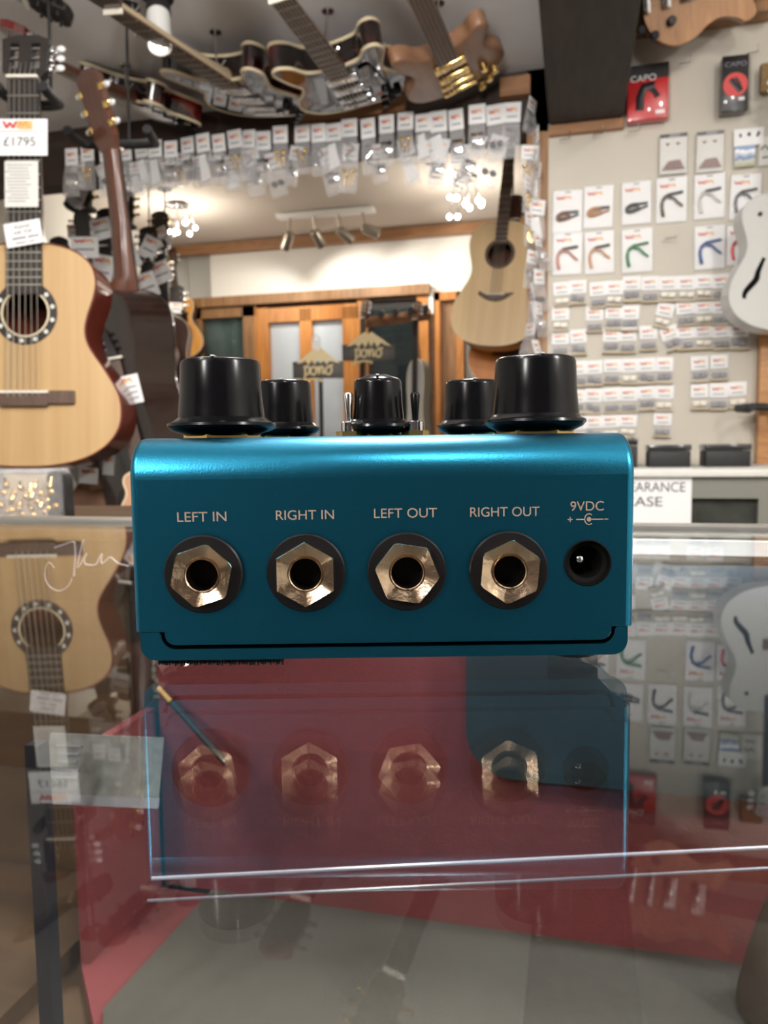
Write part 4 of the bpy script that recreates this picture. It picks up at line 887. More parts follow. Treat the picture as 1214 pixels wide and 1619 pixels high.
# --- guitar behind the post and amber guitar below it
u = 2.55 / F
c0, c1 = at(776, 546, 2.55), at(801, 290, 2.55)
acoustic('pale spruce acoustic guitar with smile shaped bridge hanging behind the timber post', frame(c0, c1 - c0, -_f0 - _r0 * 0.35), L=198 * u, wl=69 * u, ww=42 * u, wu=50 * u, dep=0.09, neck=150 * u, w0=19 * u, w1=16 * u, hole=(0.735, 19 * u), rosette=24 * u, bridge=(0.38, 28 * u), smile=True,
         mtop=M['pale_spruce'], mside=M['mahogany'], mneck=M['boardbrown'], mboard=M['boardbrown'], headL=0.13, frets=16)
yoke('black hanger for the pale spruce guitar behind the post', frame(c0, c1 - c0, -_f0 - _r0 * 0.35) @ V((0, 348 * u - 0.012, -0.006)) - V((0, 0, 0.0)), top=2.3, w=0.05)
c0, c1 = at(800, 612, 2.75), at(812, 380, 2.75); u = 2.75 / F
acoustic('amber acoustic guitar whose rounded end shows below the pale spruce guitar', frame(c0, c1 - c0, -_f0 - _r0 * 0.2), L=185 * u, wl=62 * u, ww=38 * u, wu=46 * u, dep=0.09, neck=80 * u, w0=18 * u, w1=15 * u, hole=(0.7, 17 * u), bridge=(0.3, 24 * u), mtop=M['deep_amber'], mside=M['deep_amber'], mneck=M['mahogany'], strings=False, headL=0.1)
m_ = frame(c0, c1 - c0, -_f0 - _r0 * 0.2); yoke('black hanger of the amber guitar hidden behind the pale spruce guitar', m_ @ V((0, 250 * u, -0.006)), top=2.3, w=0.06)
# --- ukulele near the back left corner
c0, c1 = on_y(292, 566, BACK_Y - 0.10), on_y(275, 440, BACK_Y - 0.06); u = 4.2 / F
acoustic('small amber ukulele on the white wall left of the window', frame(c0, c1 - c0, V((0.1, -1, 0))), L=98 * u, wl=33 * u, ww=20 * u, wu=26 * u, dep=0.06, neck=50 * u, w0=11 * u, w1=10 * u, hole=(0.62, 12 * u), bridge=(0.25, 14 * u), mtop=M['orange_top'], mside=M['mahogany'], mneck=M['mahogany'], mboard=M['boardbrown'],
         strings=False, headL=0.12, pegs=2, name='ukulele', cat='ukulele')
# --- row of guitars along the left wall, hung side by side and facing the opening
lg = [(2.52, 2.08, 'spruce', 'rosewood', 'acoustic guitar on the left wall nearest the opening'), (2.68, 1.96, 'orange_top', 'mahogany', 'amber acoustic guitar, second along the left wall from the opening'),
      (2.84, 2.10, 'pale_spruce', 'mahogany', 'pale acoustic guitar, third along the left wall from the opening'), (3.00, 1.96, 'spruce', 'rosewood', 'spruce acoustic guitar, fourth along the left wall from the opening'),
      (3.16, 2.10, 'mahogany', 'mahogany', 'brown mahogany guitar, fifth along the left wall from the opening'), (3.32, 1.97, 'rosewood', 'rosewood', 'dark acoustic guitar, sixth along the left wall from the opening'),
      (3.48, 2.08, 'orange_top', 'mahogany', 'amber acoustic guitar on the left wall just before the far corner one'), (3.64, 1.96, 'pale_spruce', 'redbrown', 'pale guitar with red brown sides closest to the far corner')]
tags = ['white tag on the wall guitar nearest the opening', 'white tag on the second wall guitar from the opening', 'white tag on the third wall guitar from the opening', 'white tag on the fourth wall guitar from the opening', 'white tag on the fifth wall guitar from the opening',
        'white tag on the sixth wall guitar from the opening', 'white tag on the amber guitar before the far corner', 'white tag on the guitar closest to the far corner']
def tagcard(m_, w, h, label):
    t = thing('price_tag', label, 'price tag', m_, 'white price tags on the wall guitars')
    obj('tag_card', box(nb(), (0, 0, 0), (w, h, 0.0012)), M['paper'], t); logo(t, w * 0.7, h * 0.18, T(0, h * 0.3, 0.0009))
    obj('printed_line', box(nb(), (0, -h * 0.1, 0.0009), (w * 0.7, h * 0.08, 0.0006)), M['greyink'], t)
for i, ((y, z, mt_, ms_, lb), tl) in enumerate(zip(lg, tags)):
    rnd = random.Random(i); p = V((XW + 0.17 + 0.02 * (i % 2), y, z)); m_ = frame(p + V((rnd.uniform(-.01, .01), 0.01, -0.78)), V((rnd.uniform(-.02, .02), 0, 1)), V((0.35, -1, 0.0)))
    acoustic(lb, m_, L=0.42, wl=0.135, ww=0.09, wu=0.105, dep=0.07, neck=0.29, mtop=M[mt_], mside=M[ms_], mneck=M['mahogany'], mhead=M['ebony'], strings=False, headL=0.15, group='guitars along the left wall', metal=M['gold'] if i % 3 == 0 else M['chrome'], frets=0)
    yoke('black hanger of the ' + lb.replace(' from the opening', '').replace('acoustic ', ''), p + V((0, 0, -0.07)), rod=False, w=0.07)
    tagcard(m_ @ T(rnd.uniform(-.02, .02), 0.60 + rnd.uniform(-0.04, 0.04), 0.0085) @ RZ(rnd.uniform(-.4, .4)), rnd.uniform(.07, .10), rnd.uniform(.07, .11), tl.replace('white tag', 'white tag low on the neck').replace(' on the neck on', ' on the neck of'))
    tagcard(m_ @ T(rnd.uniform(-.03, .03), 0.76 + rnd.uniform(-0.03, 0.03), 0.014) @ RZ(rnd.uniform(-.5, .5)), rnd.uniform(.06, .09), rnd.uniform(.05, .09), tl.replace('white tag on', 'smaller white tag at the headstock of'))

for i, (y, z, mt_, ms_, lb) in enumerate([(2.46, 2.12, 'orange_top', 'mahogany', 'amber guitar in the outer rank from the left wall, nearest the opening'), (2.59, 2.02, 'spruce', 'rosewood', 'spruce guitar in the outer rank from the left wall, second from the opening'), (2.72, 2.13, 'rosewood', 'rosewood', 'dark guitar in the outer rank from the left wall, third from the opening'),
        (2.85, 2.02, 'pale_spruce', 'mahogany', 'pale guitar in the outer rank from the left wall, fourth from the opening'), (2.98, 2.12, 'mahogany', 'mahogany', 'brown guitar in the outer rank from the left wall, farthest from the opening')]):
    rnd = random.Random(50 + i); p = V((XW + 0.47, y, z)); m_ = frame(p + V((rnd.uniform(-.01, .01), 0.01, -0.78)), V((rnd.uniform(-.02, .02), 0, 1)), V((0.25, -1, 0.0)))
    acoustic(lb, m_, L=0.42, wl=0.135, ww=0.09, wu=0.105, dep=0.07, neck=0.29, mtop=M[mt_], mside=M[ms_], mneck=M['mahogany'], mhead=M['ebony'], strings=False, headL=0.15, group='guitars in the outer rank off the left wall', metal=M['chrome'] if i % 2 else M['gold'])
    yoke('black hanger of the ' + lb.replace(' from the left wall', ''), p + V((0, 0, -0.07)), top=2.3, w=0.07)
    tagcard(m_ @ T(rnd.uniform(-.02, .02), 0.60 + rnd.uniform(-0.05, 0.04), 0.0085) @ RZ(rnd.uniform(-.4, .4)), rnd.uniform(.07, .10), rnd.uniform(.07, .11), 'white neck tag of the ' + lb.replace(' from the left wall', ''))
    tagcard(m_ @ T(rnd.uniform(-.03, .03), 0.74 + rnd.uniform(-0.03, 0.03), 0.014) @ RZ(rnd.uniform(-.5, .5)), rnd.uniform(.06, .09), rnd.uniform(.05, .09), 'white headstock tag of the ' + lb.replace(' from the left wall', ''))

# --- two dark plaques with cream mountains and script
def plaque(label, px0, py0, px1, py1, d, pole_to):
    k = d / F; c = at((px0 + px1) / 2, (py0 + py1) / 2, d); w_ = (px1 - px0) * k; h_ = (py1 - py0) * k
    c = V(c)
    t = thing('sign_plaque', label, 'sign', frame(c, V((0, 0, 1)), -_f0))
    obj('board', box(nb(), (0, 0, 0), (w_, h_, 0.008), bevel=0.001), M['plaque'], t)
    ol = [(-0.42, 0.38), (-0.25, 0.85), (-0.13, 1.15), (-0.06, 1.28), (0.0, 1.12), (0.06, 1.30), (0.14, 1.1), (0.27, 0.8), (0.44, 0.36), (0.30, 0.48), (0.24, 0.62), (0.17, 0.30), (0.11, 0.66), (0.05, 0.35), (0.0, 0.72), (-0.06, 0.30), (-0.12, 0.62), (-0.19, 0.30), (-0.25, 0.60), (-0.31, 0.45)]
    obj('mountain_cutout', prism(nb(), [(x * w_, y * h_) for x, y in ol], 0.003, 0.007), M['cream'], t, smooth=0)
    sc = h_
    P = [[(-0.84, 0.14), (-0.78, 0.24), (-0.80, -0.30), (-0.90, -0.62), (-1.02, -0.50)], [(-0.80, 0.12), (-0.64, 0.26), (-0.52, 0.12), (-0.58, -0.14), (-0.78, -0.16)],
         [(-0.36, 0.20), (-0.46, 0.04), (-0.40, -0.16), (-0.22, -0.18), (-0.12, 0.0), (-0.20, 0.20), (-0.36, 0.20)], [(-0.12, 0.06), (0.02, 0.22), (0.04, -0.16), (0.16, 0.20), (0.30, 0.16), (0.28, -0.14), (0.40, -0.06)],
         [(0.60, 0.22), (0.46, 0.06), (0.50, -0.14), (0.68, -0.18), (0.82, 0.0), (0.76, 0.20), (0.60, 0.22), (0.92, 0.30)], [(-0.95, -0.56), (-0.4, -0.42), (0.2, -0.46), (0.10, -0.56)]]
    for s_ in P: obj('script_stroke', tube(nb(), [(x * sc * 1.0, y * sc * 1.15 - 0.06 * sc, 0.005) for x, y in spline(s_, False, 4)], sc * 0.055, 6, flat=0.4), M['cream'], t)
    if pole_to:
        l = c.z - h_ * 0.4 - 0.0; obj('stand_pole', tube(nb(), [(0.04 * w_, -h_ * 0.4, -0.008), (0.04 * w_, -h_ * 0.4 - l, -0.008)], 0.0075, 12), M['blackmat'], t)
        obj('stand_foot', lathe(nb(), [(0.09, 0.0), (0.09, 0.008), (0.01, 0.02)], 24, T(0.04 * w_, -h_ * 0.4 - l, -0.008) @ RX(-PI / 2)), M['blackmat'], t)
plaque('dark plaque with cream mountain and script on a black pole, lower of the pair', 463, 572, 543, 598, 2.7, 1.40)
plaque('dark plaque with cream mountain and script, higher and farther of the pair', 541, 545, 624, 570, 3.1, 1.48)
t = thing('price_tag', 'white tag standing above the lower cream mountain plaque', 'price tag', frame(at(500, 547, 2.72), V((0, 0, 1)), -_f0), 'white price tags in the back room')
obj('tag_card', box(nb(), (0, 0, 0), (0.030, 0.036, 0.0015)), M['paper'], t); obj('tag_loop', tube(nb(), [(0.012 * math.cos(a), 0.024 + 0.012 * math.sin(a), 0) for a in [2 * PI * i / 12 for i in range(12)]], 0.002, 6, closed=True), M['paper'], t)
# --- slim guitars on the stand rack in front of the dark window
bm = nb(); t = thing('guitar_rack', 'pale wooden rack rail with black pads in front of dark window', 'rack', T(0, 0, 0))
a, b = at(572, 510, 3.35), at(682, 497, 3.30)
obj('rail', tube(nb(), [a, b], 0.024, 4), M['natural_body'], t)
for i in range(5):
    q = a.lerp(b, 0.08 + 0.21 * i); obj('padded_peg', tube(nb(), [q + V((0, 0, 0.03)), q + V((0.02, -0.10, 0.01))], 0.014, 8), M['blackmat'], t)
obj('rack_post', tube(nb(), [a.lerp(b, 0.02), V((a.x, a.y, 0.0))], 0.014, 8), M['natural_body'], t); obj('rack_post', tube(nb(), [b, V((b.x, b.y, 0.0))], 0.014, 8), M['natural_body'], t)
for hx, hy, bx, by, lb, mt_ in ((574, 500, 572, 770, 'slim pinkish guitar hanging at the near end of the pale rack', 'pale_spruce'), (657, 500, 655, 772, 'pale guitar with bright edge hanging at the right of the pale rack', 'whitegtr')):
    c0, c1 = at(bx, by, 3.25), at(hx, hy, 3.25); k = 3.25 / F
    acoustic(lb, frame(c0, c1 - c0, -_f0 - _r0 * 0.9), L=(205 if mt_ == 'whitegtr' else 120) * k, wl=21 * k, ww=15 * k, wu=17 * k, dep=0.05, neck=(62 if mt_ == 'whitegtr' else 147) * k, w0=0.026, w1=0.022, hole=(0.68, 0.016), bridge=(0.3, 0.025), mtop=M[mt_], mside=M['alu'] if mt_ == 'whitegtr' else M['natural_body'], mneck=M['natural_body'], strings=False, headL=0.085, frets=0)
t = thing('music_stand', 'black tripod stand with pictures under the higher plaque', 'stand', T(*at(512, 690, 2.9)))
for i, (px, py, w_, h_) in enumerate([(506, 655, 24, 60), (545, 640, 26, 40)]):
    pass
bpy.data.objects.remove(t)

# ================================================================== CARDED GOODS
def bag_proto(kind, label, w=0.046, ch=0.036, bh=0.034, contents='foam', loc=None, flagname='carded_bag', cat='accessory bag', group=None, flap=True):
    """white card folded over a clear bag; origin at the hanging hole, front toward -y"""
    t = thing(flagname, label, cat, loc or T(0, 0, 0), group)
    obj('header_card', box(nb(), (0, -0.001, -ch / 2 + 0.005), (w, 0.0016, ch), bevel=0.0004), M['paper'], t)
    mz = T(-w * 0.02, -0.0019, -ch * 0.26) @ RX(PI / 2); logo(t, w * 0.62, ch * 0.20, mz)
    if flap: obj('printed_line', box(nb(), (0, -0.002, -ch * 0.62), (w * 0.6, 0.0004, ch * 0.07)), M['greyink'], t)
    bm = nb(); zb = -ch + 0.005
    loft(bm, [[(-w * .48, -0.003, zb), (w * .48, -0.003, zb), (w * .48, 0.002, zb), (-w * .48, 0.002, zb)], [(-w * .52, -0.013, zb - bh * .45), (w * .50, -0.011, zb - bh * .45), (w * .52, 0.004, zb - bh * .45), (-w * .5, 0.004, zb - bh * .45)], [(-w * .52, -0.016, zb - bh * .88), (w * .52, -0.015, zb - bh * .88), (w * .52, 0.004, zb - bh * .88), (-w * .52, 0.004, zb - bh * .88)], [(-w * .50, -0.006, zb - bh), (w * .50, -0.005, zb - bh), (w * .5, 0.002, zb - bh), (-w * .5, 0.002, zb - bh)]])
    pouch = obj('clear_pouch', bm, M['film'] if contents == 'foam' else M['film3'], t)
    rnd = random.Random(kind)
    if contents == 'foam':
        bm = nb(); box(bm, (0, -0.006, zb - bh * 0.86), (w * 0.94, 0.014, bh * 0.16), bevel=0.001); obj('beige_insert', bm, M['foam'], t)
        bm = nb()
        for k in range(2): box(bm, (w * (-0.2 + 0.40 * k), -0.006, zb - bh * (0.32 + 0.16 * rnd.random())), (w * 0.36, 0.010, bh * 0.36), bevel=0.001)
        obj('small_part', bm, M['greyink'] if kind % 3 else M['bone'], t)
    else:
        bm = nb()
        if kind % 5 == 0:
            box(bm, (0, -0.004, zb - bh * .45), (w * .8, 0.012, bh * .36), bevel=0.002); box(bm, (0, -0.010, zb - bh * .45), (w * .5, 0.004, bh * .1)); mm = M['chrome']
        elif kind % 5 == 1:
            for k in range(3): sphere(bm, (w * (-.25 + .25 * k), -0.005, zb - bh * (.3 + .2 * (k % 2))), w * .17); tube(bm, [(w * (-.25 + .25 * k), -0.005, zb - bh * .3), (w * (-.25 + .25 * k), -0.005, zb - bh * .75)], w * .05, 8)
            mm = M['gold']
        elif kind % 5 == 2:
            for k in range(2): lathe(bm, [(w * .2, -0.006), (w * .17, 0.004)], 16, T(w * (-.22 + .44 * k), -0.004, zb - bh * .55) @ RX(PI / 2))
            mm = M['black']
        elif kind % 5 == 3:
            tube(bm, spline([(-w * .3, -0.005, zb - bh * .2), (w * .3, -0.006, zb - bh * .35), (-w * .25, -0.006, zb - bh * .6), (w * .25, -0.005, zb - bh * .8)], False, 5), w * .06, 8); mm = M['chrome']
        else:
            prism(bm, [(-w * .34, -bh * .15), (w * .10, -bh * .08), (w * .44, -bh * .80), (-w * .28, -bh * .92)], 0.0, 0.003, T(0, -0.003, zb) @ RX(PI / 2)); mm = M['paper']
        obj('metal_part', bm, mm, t)
    return t
def wallm(px, py, dy, rz=0.0, sx=1.0, sz=1.0, tilt=0.0, Y=None):
    p = on_y(px, py, (PART_Y if Y is None else Y) - dy); return T(*p) @ RY(rz) @ RX(tilt) @ S(sx, 1, sz)

# small bags in rows on the peg wall
rows = [
    ('top', [(888, 449), (914, 446), (945, 449), (972, 447), (999, 440), (1028, 440), (1057, 440), (1086, 439), (1114, 437), (1140, 436)], 1.0),
    ('second', [(886, 488), (940, 488), (971, 486), (997, 486), (1054, 482), (1083, 478), (1113, 477), (1140, 476), (1168, 474)], 1.0),
    ('third', [(886, 526), (914, 524), (967, 522), (993, 520), (1025, 518), (1056, 519), (1083, 516), (1112, 515), (1140, 514), (1169, 514)], 1.0),
    ('fourth', [(888, 574), (913, 574), (939, 573), (968, 571), (996, 570), (1022, 569), (1051, 568), (1106, 566), (1137, 564)], 1.0),
    ('fifth', [(888, 620), (913, 619), (939, 617), (966, 616), (994, 615), (1022, 613), (1051, 612), (1106, 610), (1136, 609), (1165, 607)], 1.0),
    ('bottom', [(889, 662), (913, 661), (939, 659), (965, 658), (993, 657), (1048, 655)], 1.0),
]
protos = []; rnd = random.Random(3)
for rn, pts, s_ in rows:
    for i, (px, py) in enumerate(pts):
        lb = f"small white carded bag, {ORD[i]} from the left in the peg wall's {rn} row"
        grp = 'small carded bags on the peg wall'
        rz = rnd.uniform(-0.05, 0.05); dy = 0.004
        if (rn, i) == ('third', 5): rz = -0.32
        if (rn, i) == ('second', 4): rz = 0.25
        mt_ = wallm(px, py, dy, rz, 1.0 * s_ * rnd.uniform(.96, 1.03), rnd.uniform(.97, 1.05), rnd.uniform(-.02, .05))
        if len(protos) < 5: protos.append(bag_proto(len(protos), lb, loc=mt_, group=grp))
        else: dup(protos[rnd.randrange(5)], mt_, lb, grp)

# capos on cards
def capo(label, px, py, col, style, w=46, h=66, rz=0.0):
    p = on_y(px, py, PART_Y - 0.006); k = (on_y(px + 20, py, PART_Y).x - on_y(px - 20, py, PART_Y).x) / 40; kz = (on_y(px, py - 20, PART_Y).z - on_y(px, py + 20, PART_Y).z) / 40
    W, H = w * k, h * kz
    t = thing('carded_capo', label, 'capo', T(*p) @ RY(rz) @ RX(0.03), 'carded capos on the peg wall')
    obj('card', box(nb(), (0, -0.001, -H / 2), (W, 0.0016, H), bevel=0.0005), M['paper'], t)
    obj('hang_slot', box(nb(), (0, -0.0022, -H * 0.045), (W * 0.20, 0.0006, H * 0.03)), M['greyink'], t)
    logo(t, W * 0.52, H * 0.085, T(-W * 0.12, -0.0021, -H * 0.18) @ RX(PI / 2))
    cm = M['clamp_' + col]; f = lambda x, y, d=0.009: (x * W, -d, (y - 1.0) * H)
    if style == 'trigger':
        obj('clamp_arm', tube(nb(), [f(*v) for v in spline([(-0.16, 0.08 + .5 - .0), (-0.29, 0.50), (-0.33, 0.36), (-0.30, 0.22), (-0.27, 0.12)], False, 5)], [W * 0.055] * 20 + [W * 0.04], 8), cm, t)
        obj('clamp_lever', tube(nb(), [f(*v) for v in spline([(-0.14, 0.56), (0.06, 0.52), (0.20, 0.42), (0.36, 0.33)], False, 5)], W * 0.045, 8), cm, t)
        obj('clamp_bar', tube(nb(), [f(-0.26, 0.55), f(-0.12, 0.61), f(0.36, 0.65)], W * 0.045, 8), M['clamp_black'] if col not in ('green', 'blue') else cm, t)
    else:
        obj('clamp_loop', tube(nb(), [f(*v) for v in spline([(0.05, 0.45), (-0.18, 0.44), (-0.34, 0.36), (-0.28, 0.30), (-0.10, 0.31), (0.12, 0.36)], False, 5)], W * 0.07, 8), cm, t)
        obj('clamp_bar', tube(nb(), [f(-0.05, 0.46), f(0.38, 0.47)], W * 0.04, 8), M['clamp_black'], t); obj('clamp_bar', tube(nb(), [f(0.10, 0.34), f(0.38, 0.40)], W * 0.035, 8), M['clamp_black'] if col != 'tan' else cm, t)
    bm = nb(); loft(bm, [[(-W * .52, -0.004, 0.004), (W * .52, -0.004, 0.004), (W * .52, 0.002, 0.004), (-W * .52, 0.002, 0.004)], [(-W * .54, -0.019, -H * .5), (W * .53, -0.018, -H * .5), (W * .53, 0.003, -H * .5), (-W * .54, 0.003, -H * .5)], [(-W * .52, -0.006, -H * 1.03), (W * .52, -0.006, -H * 1.03), (W * .52, 0.002, -H * 1.03), (-W * .52, 0.002, -H * 1.03)]])
    obj('clear_sleeve', bm, M['film'], t)
for args in [('carded capo with copper brown spring clip, upper row nearest the post', 898, 301, 'brown', 'clip'), ('carded capo with tan spring clip in the upper row of capos', 947, 294, 'tan', 'clip'), ('carded capo with black spring clip in the upper row of capos', 1006, 288, 'black', 'clip'),
             ('carded capo with dark bronze trigger clamp beside the silver one', 1062, 281, 'bronze', 'trigger', 48, 70), ('carded capo with silver trigger clamp and black bar', 1122, 275, 'silver', 'trigger', 48, 70), ('carded capo with dark grey trigger clamp partly behind the white guitar', 1180, 276, 'grey', 'trigger', 48, 70),
             ('carded capo with rose trigger clamp, lower row nearest the post', 898, 368, 'rose', 'trigger'), ('carded capo with copper trigger clamp in the lower row of capos', 947, 366, 'copper', 'trigger'), ('carded capo with green trigger clamp in the lower row of capos', 1007, 362, 'green', 'trigger', 48, 68),
             ('carded capo with blue trigger clamp below the silver one', 1122, 357, 'blue', 'trigger', 48, 68), ('carded capo with red trigger clamp tucked behind the white guitar', 1172, 356, 'red', 'trigger', 46, 62)]:
    capo(*args, rz=random.uniform(-.03, .03))
# boxed capos
def boxed(label, px0, py0, px1, py1, dark):
    p, q = rect(px0, py0, px1, py1, PART_Y - 0.045); c = (p + q) / 2; W, H = q.x - p.x, p.z - q.z
    t = thing('boxed_capo', label, 'boxed capo', T(c.x, c.y, c.z) @ RZ(0.05 if dark else -0.02))
    obj('box_body', box(nb(), (0, 0.016, 0), (W, 0.032, H), bevel=0.0015), M['shinyblack'] if dark else M['shinyred'], t)
    f = RX(PI / 2)
    obj('hang_tab', box(nb(), (0, 0.018, H * 0.515), (W * 0.8, 0.001, H * 0.06)), M['film2'], t)
    if dark:
        obj('red_disc', lathe(nb(), [(W * 0.46, 0.0), (W * 0.46, 0.0006)], 32, T(0, -0.0002, -H * 0.03) @ f), mat('salmon_red_print', (0.62, 0.05, 0.045), rough=0.4), t)
        obj('pictured_clamp', tube(nb(), [(-W * .18, -0.002, H * .07), (-W * .08, -0.002, 0), (W * .2, -0.002, -H * .16)], W * 0.09, 8, flat=0.2, upv=(0, 1, 0)), M['clamp_black'], t)
        obj('pictured_clamp', tube(nb(), [(-W * .02, -0.002, H * .09), (W * .12, -0.002, 0), (W * .24, -0.002, -H * .14)], W * 0.05, 8, flat=0.2, upv=(0, 1, 0)), M['clamp_black'], t)
        letters('lettering', 'CAPO', W * 0.82, H * 0.085, M['greyink'], t, T(0, -0.0001, H * 0.34) @ f)
        obj('price_sticker', box(nb(), (W * 0.24, -0.0004, -H * 0.29), (W * 0.22, 0.0006, H * 0.06)), M['paper'], t)
    else:
        obj('black_band', box(nb(), (0, -0.0002, H * 0.36), (W * 0.995, 0.0008, H * 0.27)), M['shinyblack'], t)
        letters('lettering', 'CAPO', W * 0.62, H * 0.115, M['paper'], t, T(-W * 0.12, -0.0006, H * 0.25) @ f)
        obj('pictured_clamp', tube(nb(), [(-W * .20, -0.002, -H * .33), (-W * .19, -0.002, -H * .1), (-W * .10, -0.002, H * .08), (W * .16, -0.002, H * .10)], W * 0.10, 8, flat=0.2, upv=(0, 1, 0)), M['clamp_black'], t)
        obj('pictured_clamp', tube(nb(), [(W * .02, -0.002, H * .08), (W * .16, -0.002, -H * .02), (W * .24, -0.002, -H * .12)], W * 0.06, 8, flat=0.2, upv=(0, 1, 0)), M['clamp_black'], t)
        obj('price_sticker', box(nb(), (W * 0.30, -0.0004, -H * 0.39), (W * 0.22, 0.0006, H * 0.07)), M['paper'], t)
boxed('red and black boxed capo lettered CAPO beside the dark beam', 992, 101, 1057, 188, False)
boxed('black boxed capo with red disc under a grey CAPO heading', 1141, 87, 1184, 175, True)
def blister(label, px0, py0, px1, py1, kind):
    p, q = rect(px0, py0, px1, py1, PART_Y - 0.012); c = (p + q) / 2; W, H = q.x - p.x, p.z - q.z
    t = thing('blister_pack', label, 'pickup pack', T(c.x, c.y, c.z))
    if kind == 0:
        obj('card', box(nb(), (0, 0, 0), (W, 0.0016, H)), M['paper2'], t); obj('black_header', box(nb(), (0, -0.0012, H * 0.46), (W, 0.0016, H * 0.09)), M['shinyblack'], t)
        obj('pale_heading', box(nb(), (W * 0.04, -0.0022, H * 0.46), (W * 0.40, 0.0006, H * 0.07)), M['greyink'], t)
        ol = spline([(-W * .38, 0), (W * .38, 0), (W * .37, H * .03), (W * .26, H * .20), (W * .20, H * .225), (-W * .14, H * .21), (-W * .24, H * .17), (-W * .37, H * .03)], True, 2)
        bm = nb(); prism(bm, ol, 0.0, 0.006, T(0, -0.001, -H * 0.40) @ RX(PI / 2)); obj('brown_piece', bm, mat('brown_plastic', (0.16, 0.07, 0.05), rough=0.35), t)
        for x in (-0.22, 0.16): obj('pick', prism(nb(), [(x * W - 0.006, H * .28), (x * W, H * .20), (x * W + 0.007, H * .27)], 0.0, 0.001, T(0, -0.001, 0) @ RX(PI / 2)), M['clamp_brown'], t)
        obj('clear_front', box(nb(), (0, -0.006, -0.02 * H), (W * 0.98, 0.010, H * 0.94), bevel=0.003), M['film'], t)
    else:
        obj('header_card', box(nb(), (0, 0, H * 0.28), (W * 1.05, 0.0016, H * 0.44)), M['paper'], t); [obj('dark_letter_mark', box(nb(), (W * (-0.30 + 0.16 * k), -0.0012, H * (0.33 + 0.006 * k)), (W * 0.075, 0.0008, H * 0.09), RY(0.25 * (k % 2)), bevel=0.0002), M['ink'], t) for k in range(5)]
        m = bpy.data.materials.new('printed_landscape'); m.use_nodes = True; nt = m.node_tree; b_ = nt.nodes['Principled BSDF']; tc = nt.nodes.new('ShaderNodeTexCoord'); sx_ = nt.nodes.new('ShaderNodeSeparateXYZ'); nz = nt.nodes.new('ShaderNodeTexNoise'); nz.inputs['Scale'].default_value = 60
        ad = nt.nodes.new('ShaderNodeMath'); ad.operation = 'MULTIPLY_ADD'; ad.inputs[1].default_value = 0.45; r_ = nt.nodes.new('ShaderNodeValToRGB')
        for e_, c_ in ((0.0, (0.20, 0.21, 0.11)), (0.45, (0.55, 0.55, 0.45)), (0.6, (0.14, 0.22, 0.40)), (1.0, (0.25, 0.35, 0.55))):
            el = r_.color_ramp.elements.new(e_); el.color = (*c_, 1)
        nt.links.new(tc.outputs['Generated'], sx_.inputs[0]); nt.links.new(tc.outputs['Object'], nz.inputs['Vector']); nt.links.new(nz.outputs['Fac'], ad.inputs[0]); nt.links.new(sx_.outputs['Z'], ad.inputs[2]); nt.links.new(ad.outputs[0], r_.inputs[0]); nt.links.new(r_.outputs[0], b_.inputs['Base Color'])
        ad.inputs[1].default_value = 0.35
        obj('landscape_print', box(nb(), (-W * 0.13, -0.001, -H * 0.22), (W * 0.72, 0.0016, H * 0.54)), m, t)
blister('clear pack with brown trapezoid piece and black heading, nearer the dark beam', 1043, 212, 1086, 275, 0)
blister('clear pack with brown trapezoid piece and black heading, beside the landscape picture pack', 1101, 208, 1144, 272, 0)
blister('white headed pack with a small landscape picture beside the brown piece packs', 1161, 203, 1206, 264, 1)
p, q = rect(1201, 100, 1240, 146, PART_Y - 0.03); bm = nb(); box(bm, ((p.x + q.x) / 2, p.y, (p.z + q.z) / 2), (q.x - p.x, 0.02, p.z - q.z), bevel=0.004)
wv = mat('woven_brown', (0.22, 0.14, 0.06), rough=0.8, noise=0.7, scale=240); tag(obj('strap_pack', bm, wv), 'woven brown strap pack on the peg wall level with the black boxed capo', 'strap')
p = on_y(1200, 240, PART_Y - 0.01); t = thing('curled_card', 'white card with dark scribble beside the landscape picture', 'card', T(p.x, p.y, p.z))
obj('sheet', box(nb(), (0.03, 0, 0), (0.06, 0.0015, 0.07)), M['paper2'], t); obj('scribble', tube(nb(), [(0.004, -0.002, 0.005), (0.014, -0.002, 0.014), (0.02, -0.002, 0.004), (0.03, -0.002, 0.012)], 0.0018, 6), M['ink'], t); obj('scribble', tube(nb(), [(0.008, -0.002, -0.016), (0.03, -0.002, -0.014)], 0.0016, 6), M['ink'], t)

# bagged parts along the header
cols = [113, 138, 166, 198, 222, 245, 270, 296, 320, 345, 370, 393, 416, 443, 478, 503, 527, 552, 581, 611, 641, 668, 693, 720, 754, 782, 810]
def topy(x): return 238 - (x - 110) * 66.0 / 645
hp = []; rnd = random.Random(11); grp = 'bagged parts along the header board'
for i, x in enumerate(cols):
    lb = f"bagged hardware with white card, {ORD[i]} from the left in the overhead board's front row"
    y = topy(x) + rnd.uniform(-4, 4); mt_ = wallm(x, y, 0.035 + 0.03 * rnd.random(), rnd.uniform(-.06, .06), rnd.uniform(.9, 1.05), rnd.uniform(.92, 1.08), rnd.uniform(-.05, .1))
    if len(hp) < 5: hp.append(bag_proto(len(hp), lb, 0.045, 0.050, 0.092, 'metal', mt_, 'hardware_bag', 'hardware bag', grp))
    else: dup(hp[rnd.randrange(5)], mt_, lb, grp)
low = [(125, 262), (160, 275), (188, 285), (215, 272), (238, 268), (262, 262), (290, 258), (315, 262), (342, 254), (368, 262), (395, 252), (430, 258), (470, 248), (515, 250), (555, 244), (600, 244), (640, 236), (672, 240), (700, 236), (728, 246), (760, 230), (792, 232)]
